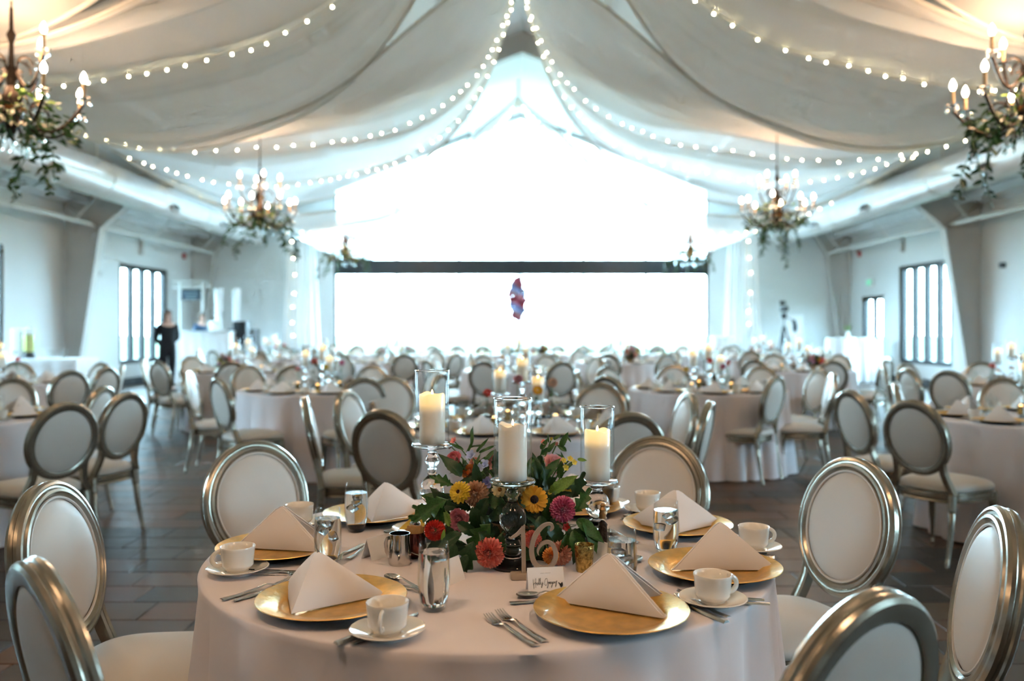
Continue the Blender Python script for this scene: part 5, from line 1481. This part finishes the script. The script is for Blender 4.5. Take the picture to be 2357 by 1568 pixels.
def bud_vase(x, y, i, desc, h=0.22):
    t = thing('bud_vase', 'bud vase with one %s on %s' % (BL_WORD[i], desc), 'vase', (x, y, TOPZ), 0, 'bud vases with single flowers')
    link('vase', vase_me, t)
    link('stem', MB().tube([(0, 0, 0.01), (0.004, 0.002, 0.1), (0.012, -0.004, h)], 0.0022, 6).mesh('stem', M['stem']), t)
    link('bloom', BL_ME[i], t, mtx=facing(Vector((0.012, -0.004, h)), (0.2 * math.sin(i), -0.8, 0.7), i))
    for j in range(3):
        link('leaf', LEAVES[('oval', 'leaf')], t, (0.006, 0, 0.11 + 0.03 * j), (R(20), R(-40), 2.2 * j), 0.05)
def small_bouquet(x, y, seed, desc):
    rg = random.Random(seed)
    t = thing('flower_bouquet', 'low mixed bouquet in a wooden bowl on %s' % desc, 'flower arrangement', (x, y, TOPZ), 0, 'table bouquets')
    link('bowl', MB().lathe([(0.004, 0.0), (0.065, 0.0), (0.10, 0.04), (0.11, 0.075), (0.10, 0.07), (0.004, 0.02)], 24).mesh('bowl', M['bowl']), t)
    link('moss', MB().lathe([(0.004, 0.15), (0.06, 0.14), (0.11, 0.10), (0.10, 0.06)], 18).mesh('moss', M['soil']), t)
    for i in range(16):
        a = rg.uniform(0, 6.28); e = rg.uniform(0.15, 1.3)
        d = Vector((math.cos(a) * math.cos(e), math.sin(a) * math.cos(e), math.sin(e)))
        link('bloom', BL_ME[rg.randrange(7)], t, mtx=facing(Vector((0, 0, 0.09)) + d * rg.uniform(0.10, 0.16), d, i))
    for i in range(30):
        a = rg.uniform(0, 6.28); e = rg.uniform(-0.2, 1.2)
        d = Vector((math.cos(a) * math.cos(e), math.sin(a) * math.cos(e), math.sin(e)))
        q = d.to_track_quat('X', 'Z').to_matrix().to_4x4(); q.translation = Vector((0, 0, 0.08)) + d * 0.08
        link('leaf', LEAVES[(rg.choice(('oval', 'lobed')), rg.choice(('leaf', 'leaf2')))], t, mtx=q @ Matrix.Diagonal((0.1, 0.1, 0.1, 1)))
for idx, k in enumerate(TABLES):
    if k == 'a': continue
    tx, ty, desc = TABLES[k]
    off = {'b': 22, 'c': 10, 'd': 30}.get(k, 17 * idx)
    for i in range(8):
        ang = off + 45 * i; th = R(ang)
        ov = Vector((math.cos(th), math.sin(th))); lf = Vector((math.sin(th), -math.cos(th)))
        cv = Vector((tx, ty)) + ov * 0.555
        w = clock(ov.x, ov.y)
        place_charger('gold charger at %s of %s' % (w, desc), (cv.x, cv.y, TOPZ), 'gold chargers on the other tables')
        hd = ang + 180 + rgt.uniform(-50, 50)
        kp = cv - Vector((math.cos(R(hd)), math.sin(R(hd)))) * 0.11
        single('folded_napkin', NAPKINS[(i + idx) % 3], 'pyramid-folded napkin at %s of %s' % (w, desc), 'napkin', (kp.x, kp.y, TOPZ + 0.007), R(hd), 'napkins on the other tables')
        q = cv - ov * 0.185 - lf * 0.10
        single('drinking_tumbler', far_glass_me, 'stemless water glass at %s of %s' % (w, desc), 'glass', (q.x, q.y, TOPZ), 0, 'water glasses on the other tables')
        q = cv - lf * 0.205 - ov * 0.06
        if k in 'bcdef':
            single('saucer', saucer_me, 'ivory saucer at %s of %s' % (w, desc), 'saucer', (q.x, q.y, TOPZ), 0, 'saucers on the other tables')
        single('coffee_cup', far_cup_me, 'ivory coffee cup at %s of %s' % (w, desc), 'cup', (q.x, q.y, TOPZ + 0.0065), 0, 'cups on the other tables')
    # candle trio, votives and flowers in the middle
    sp = {'b': ((-0.12, -0.04, 0.20), (0.02, 0.02, 0.27), (0.115, -0.08, 0.16))}.get(k, ((-0.13, 0.03, 0.225), (0.03, 0.06, 0.282), (0.12, -0.05, 0.178)))
    for q, (dx, dy, h) in enumerate(sp):
        candle_stack(tx + dx, ty + dy, h, True, '%s of three on %s' % (('left', 'middle', 'right')[q], desc))
    for q in range(3):
        a = 0.9 + q * 2.1 + idx
        far_votive.place('votive_candle', 'small glowing gold votive %s on %s' % (('nearest', 'second', 'third')[q], desc), 'votive candle', (tx + 0.23 * math.cos(a), ty + 0.23 * math.sin(a), TOPZ), a, 'gold votives on the other tables')
    if k in 'dimk':
        small_bouquet(tx + (-0.22 if k == 'i' else 0.2), ty - 0.12, idx, desc)
    else:
        for q in range(4):
            bud_vase(tx + (-0.21, 0.10, 0.20, -0.02)[q], ty + (0.02, -0.17, 0.08, -0.14)[q], (q + idx) % 7, desc + '', 0.20 + 0.03 * q)

# ------------------------------------------------------------------ head table along the great window
HY = 18.7
def rect_cloth(w, d, h, m, seed, amp=0.02):
    rg = random.Random(seed); ph = rg.uniform(0, 6)
    per = []
    for i in range(40): per.append((-w / 2 + w * i / 40, -d / 2, 0, -1))
    for i in range(18): per.append((w / 2, -d / 2 + d * i / 18, 1, 0))
    for i in range(40): per.append((w / 2 - w * i / 40, d / 2, 0, 1))
    for i in range(18): per.append((-w / 2, d / 2 - d * i / 18, -1, 0))
    n = len(per); vs = []; fs = []
    lv = (0, 0.015, 0.1, 0.3, 0.6, 1.0)
    for s_ in lv:
        for i, (x, y, nx, ny) in enumerate(per):
            f = (0.004 + amp * s_ ** 0.7 * (1 + math.sin(i * 1.05 + ph + 0.5 * math.sin(i * 0.3)))) if s_ > 0 else 0
            vs.append((x + nx * f, y + ny * f, h - s_ * (h - 0.01)))
    for j in range(len(lv) - 1):
        for i in range(n):
            k = (i + 1) % n
            fs.append((j * n + i, (j + 1) * n + i, (j + 1) * n + k, j * n + k))
    fs.append(tuple(range(n)))
    return MB().add(vs, fs).mesh('tablecloth', m, True, 50)
def long_table(x, y, w, d, h, desc, m, seed, rz=0.0):
    t = thing('folding_table', 'long folding table under %s' % desc, 'table', (x, y, 0), rz, 'long folding tables')
    link('tabletop', MB().bbox((0, 0, h - 0.022), (w - 0.02, d - 0.02, 0.03), 0.006).mesh('tabletop', M['taupe']), t)
    for sx in (-1, 1):
        for sy in (-1, 1):
            link('leg', MB().tube([(sx * (w / 2 - 0.12), sy * (d / 2 - 0.1), h - 0.03), (sx * (w / 2 - 0.12), sy * (d / 2 - 0.1), 0)], 0.016, 8).mesh('leg', M['steel']), t)
    single('tablecloth', rect_cloth(w, d, h, m, seed), 'white skirted cloth draping %s' % desc, 'tablecloth', (x, y, 0), rz, 'long white tablecloths')
ORD = 'first second third fourth fifth sixth seventh eighth ninth tenth eleventh twelfth thirteenth fourteenth fifteenth sixteenth seventeenth eighteenth nineteenth twentieth'.split()
PLACE5 = ['leftmost', 'second from left', 'middle', 'second from right', 'rightmost']
for i in range(5):
    x = -4.45 + i * 2.26
    long_table(x, HY, 2.22, 0.76, TOPZ, 'the head table, %s section' % PLACE5[i], M['cloth'], i)
    rg = random.Random(50 + i)
    t = thing('garland', 'leafy green garland on the %s section of the head table' % PLACE5[i], 'garland', (x, HY - 0.12, TOPZ), 0, 'head table garlands')
    lf = MB()
    for j in range(150):
        leaf_into(lf, (rg.uniform(-0.95, 0.95), rg.gauss(0, 0.05), 0.02 + 0.07 * rg.random()), (rg.uniform(-1, 1), rg.uniform(-1, 1), rg.uniform(0.0, 0.9)), rg.uniform(0.06, 0.11), 0.035, rg.uniform(0, 6), 0.1)
    link('foliage', lf.mesh('foliage', M['leaf2']), t)
    link('stem', MB().tube([(-1.0, 0, 0.02), (-0.3, 0.03, 0.03), (0.4, -0.02, 0.02), (1.0, 0.02, 0.02)], 0.006, 6).mesh('stem', M['stem']), t)
    for j in range(3):
        link('bloom', BL_ME[(i * 3 + j) % 7], t, mtx=facing(Vector((-0.6 + 0.6 * j, -0.04, 0.09)), (0, -0.8, 0.6), j))
    for j in range(4):
        cx = x - 0.84 + 0.56 * j
        TABLES['head'] = (cx, HY, '')
        chair_at('head', cx, HY + 0.95, -90 + rg.uniform(-8, 8), label='%s cream oval-back chair from the left behind the head table' % ORD[i * 4 + j])
        single('drinking_tumbler', far_glass_me, '%s stemless water glass from the left on the head table' % ORD[i * 4 + j], 'glass', (cx + 0.14, HY + 0.1, TOPZ), 0, 'water glasses on the head table')
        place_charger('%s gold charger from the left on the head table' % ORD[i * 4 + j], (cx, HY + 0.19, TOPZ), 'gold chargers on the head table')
del TABLES['head']
small_bouquet(2.42, HY - 0.05, 77, 'the head table, right of the middle')
small_bouquet(0.55, HY - 0.05, 78, 'the head table near its middle')

# ------------------------------------------------------------------ cross arbour with hanging flowers before the window
ar = thing('floral_arbor', 'slim wooden cross stand with a cascade of pink and lilac flowers', 'flower stand', (0.035, 22.6, 0))
link('post', MB().box((0, 0, 1.35), (0.07, 0.06, 2.7)).mesh('post', M['taupe'], False), ar)
link('crossbar', MB().box((0, 0, 2.06), (1.55, 0.05, 0.055)).mesh('crossbar', M['taupe'], False), ar)
link('foot', MB().box((0, 0, 0.03), (0.6, 0.5, 0.06)).mesh('foot', M['taupe'], False), ar)
rg = random.Random(4)
AR_ME = [bloom_mb(k, r, rg).mesh('bloom', M['p_' + c_], True, 180) for k, c_, r in (('ranunculus', 'pink', 0.075), ('bell', 'violet', 0.085), ('ranunculus', 'magenta', 0.07), ('bell', 'blue', 0.08), ('dahlia', 'rose', 0.07))]
for i in range(120):
    t_ = (i + 0.5) / 120; z = 1.55 + 1.05 * t_; w = 0.19 * math.sin(PI * min(1, t_ * 0.9 + 0.08)) ** 0.8 + 0.03
    a = i * 2.4; r = w * (0.45 + 0.55 * rg.random())
    p = Vector((-0.03 + r * math.cos(a), r * math.sin(a) * 0.7 - 0.04, z))
    link('bloom', AR_ME[i % 5], ar, mtx=facing(p, (math.cos(a), math.sin(a) - 0.3, 0.15), i))
for i in range(40):
    z = rg.uniform(1.40, 2.6)
    link('leaf', LEAVES[('oval', 'leaf')], ar, (rg.uniform(-.1, .1), -0.05, z), (rg.uniform(0, 6), rg.uniform(0, 6), rg.uniform(0, 6)), 0.16)

# ------------------------------------------------------------------ drinks table on the left
long_table(-7.75, 13.9, 1.75, 0.76, 0.86, 'the drinks table by the left wall', M['cloth_white'], 12)
ds = thing('drink_dispenser', 'tall clear drink dispenser with lemon water on the drinks table', 'dispenser', (-7.78, 13.85, 0.86))
link('tank', MB().lathe([(0.004, 0.10), (0.085, 0.10), (0.09, 0.11), (0.09, 0.44), (0.085, 0.45)], 28, cap1=False).mesh('tank', M['clear'], True, 60), ds)
link('drink', MB().lathe([(0.004, 0.105), (0.082, 0.105), (0.082, 0.38), (0.004, 0.38)], 28).mesh('drink', M['lemon_drink']), ds)
link('lid', MB().lathe([(0.094, 0.45), (0.094, 0.475), (0.03, 0.485), (0.02, 0.51), (0.004, 0.515)], 28).mesh('lid', M['white_plastic']), ds)
link('stand', MB().lathe([(0.10, 0), (0.10, 0.012), (0.07, 0.09), (0.085, 0.10)], 28).mesh('stand', M['plastic']), ds)
link('tap', MB().tube([(0, -0.085, 0.13), (0, -0.13, 0.13), (0, -0.135, 0.10)], 0.010, 8).mesh('tap', M['steel']), ds)
bx = thing('drink_urn', 'grey box-shaped drink urn left of the dispenser', 'urn', (-7.98, 13.95, 0.86))
link('case', MB().bbox((0, 0, 0.24), (0.20, 0.24, 0.48), 0.02).mesh('case', M['steel_paint']), bx)
link('tap', MB().tube([(0, -0.12, 0.1), (0, -0.16, 0.1), (0, -0.165, 0.07)], 0.012, 8).mesh('tap', M['plastic']), bx)
for i in range(5):
    single('drinking_glass', far_glass_me, 'empty glass %s on the drinks table' % ('beside the dispenser', 'second from the dispenser', 'third from the dispenser', 'fourth from the dispenser', 'at the far end')[i], 'glass',
           (-7.55 + 0.10 * i, 13.75 + 0.08 * (i % 2), 0.86), 0, 'glasses on the drinks table')

# ------------------------------------------------------------------ high tables near the end wall
def high_table(x, y, r, h, lab, seed):
    t = thing('cocktail_table', 'tall cocktail table under the cloth %s' % lab, 'table', (x, y, 0), 0, 'cocktail tables')
    link('tabletop', MB().lathe([(r - 0.02, h - 0.03), (r - 0.01, h - 0.02), (r - 0.02, h - 0.006)], 28).mesh('tabletop', M['taupe']), t)
    link('post', MB().lathe([(0.25, 0.0), (0.24, 0.02), (0.04, 0.04), (0.035, h - 0.03)], 20).mesh('post', M['steel']), t)
    rg = random.Random(seed); ph = rg.uniform(0, 6)
    n = 90; lv = [(0.02, 0), (0.6, 0), (1, 0), (1.01, 0.01), (1, 0.15), (1, 0.4), (1, 0.7), (1, 1.0)]
    vs = []; fs = []
    for q, s_ in lv:
        for i in range(n):
            a = 2 * PI * i / n
            rr = r * q + (0.05 * s_ + 0.03 * s_ ** 0.7 * math.sin(14 * a + ph + math.sin(2 * a)) if s_ > 0.01 else 0)
            vs.append((rr * math.cos(a), rr * math.sin(a), h - s_ * (h - 0.015)))
    for j in range(len(lv) - 1):
        for i in range(n):
            k = (i + 1) % n; fs.append((j * n + i, (j + 1) * n + i, (j + 1) * n + k, j * n + k))
    fs.append(tuple(range(n)))
    single('tablecloth', MB().add(vs, fs).mesh('tablecloth', M['cloth_white'], True, 50), 'white pleated cloth %s' % lab, 'tablecloth', (x, y, 0), 0, 'cocktail tablecloths')
high_table(7.75, 20.8, 0.34, 1.09, 'of the high table by the right corner', 1)
high_table(8.40, 21.2, 0.32, 1.09, 'of the high table before the glass door', 2)
high_table(5.05, 21.4, 0.28, 1.12, 'of the narrow high table right of the great window', 3)
vz = thing('flower_vase', 'white vase with pale sprigs on the corner high table', 'vase', (7.90, 20.75, 1.09))
link('vase', MB().lathe([(0.004, 0), (0.035, 0), (0.05, 0.05), (0.035, 0.13), (0.03, 0.16), (0.026, 0.15)], 20).mesh('vase', M['white_plastic']), vz)
for i in range(9):
    a = i * 0.7; q = Vector((0.3 * math.cos(a), 0.3 * math.sin(a), 1)).normalized()
    link('sprig', MB().tube([(0, 0, 0.12), tuple(q * 0.30)], 0.003, 5).mesh('sprig', M['stem']), vz)
    m_ = q.to_track_quat('X', 'Z').to_matrix().to_4x4(); m_.translation = q * 0.22
    link('leaf', LEAVES[('oval', 'leaf3')], vz, mtx=m_ @ Matrix.Diagonal((0.09,) * 3 + (1,)))

# ------------------------------------------------------------------ camera tripod and easel near the right corner
tp = thing('camera_tripod', 'black camera on a tripod before the end wall right', 'tripod', (6.45, 21.0, 0))
for i in range(3):
    a = R(90 + 120 * i)
    link('leg', MB().tube([(0.03 * math.cos(a), 0.03 * math.sin(a), 1.36), (0.20 * math.cos(a), 0.20 * math.sin(a), 0.7), (0.40 * math.cos(a), 0.40 * math.sin(a), 0.0)], [0.022, 0.017, 0.010], 8).mesh('leg', M['plastic']), tp)
link('center_column', MB().tube([(0, 0, 0.9), (0, 0, 1.62)], 0.016, 10).mesh('center_column', M['plastic']), tp)
link('pan_head', MB().bbox((0, 0, 1.62), (0.12, 0.10, 0.14), 0.02).mesh('pan_head', M['plastic']), tp)
link('pan_handle', MB().tube([(0.03, 0, 1.60), (0.24, 0.05, 1.52)], 0.010, 8).mesh('pan_handle', M['plastic']), tp)
cb = link('camera_body', MB().bbox((0, 0, 1.79), (0.18, 0.12, 0.13), 0.02).mesh('camera_body', M['plastic']), tp)
link('lens', MB().tube([(0, -0.06, 1.79), (0, -0.20, 1.79)], 0.05, 18).mesh('lens', M['plastic']), cb)
link('monitor', MB().bbox((-0.03, 0.02, 1.93), (0.14, 0.03, 0.10), 0.008).mesh('monitor', M['plastic']), cb)
ez = thing('framed_portrait', 'white framed print with a dark figure on a stand, right corner', 'picture', (7.3, 22.9, 0))
link('frame', MB().bbox((0, 0, 1.36), (0.44, 0.03, 0.60), 0.006).mesh('frame', M['white_plastic']), ez)
link('mat_board', MB().box((0, -0.018, 1.36), (0.38, 0.004, 0.54)).mesh('mat_board', M['card'], False), ez)
def ell(cx, cz, rx, rz): return [(cx + rx * math.cos(2 * PI * i / 20), cz + rz * math.sin(2 * PI * i / 20)) for i in range(20)]
mb = MB(); prism(mb, ell(0.02, 1.34, 0.06, 0.14), -0.023, -0.020); prism(mb, ell(-0.005, 1.48, 0.055, 0.06), -0.024, -0.021)
link('print', mb.mesh('print', M['banner'], False), ez)
for sx in (-1, 1): link('leg', MB().tube([(sx * 0.05, 0.03, 1.55), (sx * 0.28, 0.03, 0.0)], 0.012, 8).mesh('leg', M['pipe']), ez)
link('rear_leg', MB().tube([(0, 0.04, 1.5), (0, 0.45, 0.0)], 0.012, 8).mesh('rear_leg', M['pipe']), ez)

# ------------------------------------------------------------------ DJ corner
dj = thing('dj_booth', 'white-skirted DJ booth in the left far corner', 'booth', (-7.50, 21.0, 0))
link('booth_skirt', rect_cloth(1.28, 0.6, 1.22, M['cloth_white'], 31, 0.012), dj)
link('booth_top', MB().bbox((0, 0, 1.235), (1.34, 0.66, 0.03), 0.006).mesh('booth_top', M['white_plastic']), dj)
lp = thing('laptop', 'open white laptop on the DJ booth', 'laptop', (-7.22, 20.95, 1.25), R(170))
link('keyboard', MB().bbox((0, 0, 0.008), (0.34, 0.24, 0.016), 0.004).mesh('keyboard', M['white_plastic']), lp)
link('screen', MB().bbox((0, 0.14, 0.13), (0.34, 0.012, 0.23), 0.004).mesh('screen', M['white_plastic']), lp)
for (x, y, h, lab) in ((-7.42, 21.6, 1.0, 'left'), (-6.98, 21.6, 0.9, 'right')):
    sp_ = thing('cloth_light_column', 'tall slim white stretch-cloth light column, %s one behind booth' % lab, 'light column', (x, y, 0), 0, 'white cloth columns')
    link('cloth_sleeve', MB().lathe([(0.24, 0.0), (0.16, 0.35), (0.10, 0.9), (0.075, 1.35), (0.07, 1.7), (0.085, 2.05), (0.10, 2.28), (0.09, 2.30), (0.004, 2.30)], 28, rfun=lambda a, z: 1 + 0.10 * math.cos(4 * a)).mesh('cloth_sleeve', M['cloth_white'], True, 60), sp_)
    link('foot_plate', MB().lathe([(0.26, 0), (0.26, 0.02), (0.2, 0.03)], 24).mesh('foot_plate', M['plastic']), sp_)
bs = thing('banner_stand', 'grey truss stand with a navy banner behind the DJ booth', 'banner stand', (-8.35, 22.3, 0))
for sx in (-0.29, 0.29): link('post', MB().tube([(sx, 0, 0), (sx, 0, 2.50)], 0.035, 10).mesh('post', M['steel_paint']), bs)
tr_ = link('truss', MB().box((0, 0, 2.52), (0.95, 0.05, 0.02)).mesh('truss', M['pipe'], False), bs)
link('truss_rail', MB().box((0, 0, 2.36), (0.95, 0.05, 0.02)).mesh('truss_rail', M['pipe'], False), bs)
for i in range(9): link('truss_web', MB().tube([(-0.46 + 0.11 * i, 0, 2.36), (-0.46 + 0.11 * i + (0.05 if i % 2 else -0.05) * 0 + 0.03, 0, 2.52)], 0.009, 6).mesh('truss_web', M['pipe']), bs)
ban = link('banner', MB().box((0, -0.03, 2.18), (0.50, 0.012, 0.28)).mesh('banner', M['banner'], False), bs)
for (x0, x1, z) in ((-0.20, 0.20, 2.24), (-0.17, 0.17, 2.16), (-0.12, 0.14, 2.09)):
    pts = [(x0 + (x1 - x0) * i / 24, -0.040, z + 0.022 * math.sin(i * 1.9) * (0.5 + 0.5 * math.sin(i * 0.7))) for i in range(25)]
    link('lettering', MB().tube(pts, 0.006, 5).mesh('lettering', M['pale_print']), ban)
link('foot', MB().box((0, 0, 0.02), (0.9, 0.5, 0.04)).mesh('foot', M['plastic'], False), bs)
spk = thing('loudspeaker', 'black loudspeaker on a stand beside the DJ booth', 'loudspeaker', (-6.75, 21.3, 0))
link('cabinet', MB().bbox((0, 0, 1.20), (0.34, 0.32, 0.58), 0.02).mesh('cabinet', M['plastic']), spk)
link('pole', MB().tube([(0, 0, 0), (0, 0, 0.92)], 0.02, 8).mesh('pole', M['plastic']), spk)
link('foot', MB().lathe([(0.24, 0), (0.24, 0.015), (0.03, 0.05)], 20).mesh('foot', M['plastic']), spk)
link('grille', MB().bbox((0, -0.165, 1.2), (0.30, 0.012, 0.52), 0.004).mesh('grille', M['black']), spk)
mon = thing('subwoofer', 'low black equipment case behind the DJ booth', 'equipment case', (-7.05, 22.4, 0))
link('case', MB().bbox((0, 0, 0.65), (0.7, 0.5, 1.3), 0.03).mesh('case', M['plastic']), mon)
link('handle', MB().tube([(-0.1, -0.26, 1.0), (-0.1, -0.29, 1.0), (0.1, -0.29, 1.0), (0.1, -0.26, 1.0)], 0.01, 6).mesh('handle', M['steel']), mon)

# ------------------------------------------------------------------ people
def skin_mesh(name, joints, edges, root, m, parent, sub=2):
    me = bpy.data.meshes.new(name)
    keys = list(joints)
    me.from_pydata([joints[k][0] for k in keys], [(keys.index(a), keys.index(b)) for a, b in edges], [])
    o = link(name, me, parent)
    sm = o.modifiers.new('skin', 'SKIN')
    for i, k in enumerate(keys):
        r = joints[k][1]; r = r if isinstance(r, tuple) else (r, r)
        me.skin_vertices[0].data[i].radius = r
        me.skin_vertices[0].data[i].use_root = (k == root)
    ss = o.modifiers.new('subsurf', 'SUBSURF'); ss.levels = sub; ss.render_levels = sub
    me.materials.append(m)
    sm.use_smooth_shade = True
    return o
def person(name, label, loc, rz, arms, top, hair, hair_long, seed):
    t = thing(name, label, 'person', loc, R(rz))
    J = {'pelvis': ((0, 0, 0.93), (0.15, 0.10)), 'waist': ((0, 0, 1.10), (0.125, 0.09)), 'chest': ((0, 0.01, 1.28), (0.145, 0.10)), 'upper': ((0, 0, 1.40), (0.10, 0.075)), 'neck': ((0, 0, 1.46), 0.048), 'skull0': ((0, 0.01, 1.53), (0.058, 0.068)),
         'skull1': ((0, 0.012, 1.60), (0.070, 0.085)), 'skull2': ((0, 0.0, 1.665), (0.055, 0.065)), 'nose': ((0, 0.10, 1.565), 0.014), 'jaw': ((0, 0.055, 1.50), 0.032)}
    E = [('pelvis', 'waist'), ('waist', 'chest'), ('chest', 'upper'), ('upper', 'neck'), ('neck', 'skull0'), ('skull0', 'skull1'), ('skull1', 'skull2'), ('skull1', 'nose'), ('skull0', 'jaw')]
    for s, q in ((-1, 'l'), (1, 'r')):
        J.update({'sh' + q: ((s * 0.165, 0, 1.375), 0.055), 'el' + q: (arms[q][0], 0.042), 'wr' + q: (arms[q][1], 0.030), 'ha' + q: (arms[q][2], (0.034, 0.018)),
                  'hip' + q: ((s * 0.09, 0, 0.86), (0.085, 0.085)), 'kn' + q: ((s * 0.095, 0.015, 0.48), 0.055), 'an' + q: ((s * 0.095, -0.01, 0.09), 0.038), 'to' + q: ((s * 0.10, 0.13, 0.035), (0.036, 0.026))})
        E += [('upper', 'sh' + q), ('sh' + q, 'el' + q), ('el' + q, 'wr' + q), ('wr' + q, 'ha' + q), ('pelvis', 'hip' + q), ('hip' + q, 'kn' + q), ('kn' + q, 'an' + q), ('an' + q, 'to' + q)]
        h = Vector(arms[q][2]); dr = (h - Vector(arms[q][1])).normalized()
        sd = dr.cross(Vector((0, 0, 1))).normalized()
        for f in range(4):
            J['f%d%s' % (f, q)] = (tuple(h + dr * (0.07 + 0.008 * (1.5 - abs(f - 1.5))) + sd * (f - 1.5) * 0.018), 0.0085); E.append(('ha' + q, 'f%d%s' % (f, q)))
        J['th' + q] = (tuple(h + dr * 0.02 - sd * 0.05), 0.010); E.append(('ha' + q, 'th' + q))
    skin_mesh('body', J, E, 'pelvis', M['skin'], t)
    k = 1.16
    cl = {}
    for n_ in ('pelvis', 'waist', 'chest', 'upper', 'shl', 'shr', 'ell', 'elr', 'wrl', 'wrr', 'hipl', 'hipr', 'knl', 'knr', 'anl', 'anr'):
        r = J[n_][1]; r = r if isinstance(r, tuple) else (r, r)
        cl[n_] = (J[n_][0], (r[0] * k + 0.008, r[1] * k + 0.008))
    CE = [e for e in E if e[0] in cl and e[1] in cl]
    skin_mesh('outfit', cl, CE, 'pelvis', M[top], t)
    for s in (-1, 1):
        link('shoe', MB().bbox((s * 0.10, 0.06, 0.03), (0.085, 0.24, 0.06), 0.02).mesh('shoe', M['plastic']), t)
        link('eye', MB().ball((s * 0.03, 0.088, 1.595), 0.011, 10, 6).mesh('eye', M['ink']), t)
        link('ear', MB().ball((s * 0.078, 0.0, 1.575), 0.022, 10, 6, (0.4, 0.7, 1)).mesh('ear', M['skin']), t)
    link('mouth', MB().ball((0, 0.093, 1.525), 0.018, 10, 6, (1, 0.3, 0.3)).mesh('mouth', M['p_mauve']), t)
    hm = MB()
    def hf(u, v):
        a = PI * (0.02 + 0.96 * u) + 0.0   # wraps the back of the head from ear to ear
        low = 1.22 if hair_long else 1.50
        ph = v
        if ph < 0.5:
            e = PI / 2 * (1 - ph / 0.5)
            return (0.092 * math.cos(a) * math.cos(e), -0.108 * math.sin(a) * math.cos(e) + 0.02 * (1 - math.cos(e)) + 0.012, 1.61 + 0.10 * math.sin(e))
        s_ = (ph - 0.5) / 0.5
        return ((0.092 + 0.03 * s_ * hair_long) * math.cos(a), (-0.108 + 0.01 * s_) * math.sin(a) + 0.012 + 0.005 * math.sin(a * 14), 1.61 + (low - 1.61) * s_)
    hm.grid(hf, 36, 20)
    h_o = link('hair', hm.mesh('hair', M[hair], True, 180), t)
    sd_ = h_o.modifiers.new('thickness', 'SOLIDIFY'); sd_.thickness = 0.025
    def ff(u, v):
        a = PI * u; e = PI / 2 * v
        return (0.092 * math.cos(a) * math.sin(e), 0.012 + 0.085 * math.sin(a) * math.sin(e) * 0.9, 1.61 + 0.105 * math.cos(e) + 0.02 * math.sin(e))
    link('fringe', MB().grid(ff, 20, 8).mesh('fringe', M[hair], True, 180), t)
    return t
crossed = {'l': ((-0.225, -0.05, 1.12), (-0.09, -0.16, 0.99), (-0.03, -0.18, 0.95)), 'r': ((0.225, -0.05, 1.12), (0.09, -0.17, 0.98), (0.03, -0.19, 0.94))}
person('person', 'standing person in black with long brown hair and hands behind back', (-7.28, 18.1, 0), -140, crossed, 'black_knit', 'hair_brown', 1, 1)
working = {'l': ((-0.24, 0.02, 1.12), (-0.16, 0.26, 1.20), (-0.14, 0.34, 1.22)), 'r': ((0.24, 0.02, 1.12), (0.16, 0.26, 1.20), (0.14, 0.34, 1.22))}
person('person', 'person in blue jacket working behind the DJ booth', (-7.90, 21.75, 0), -115, working, 'denim', 'hair_grey', 0, 2)
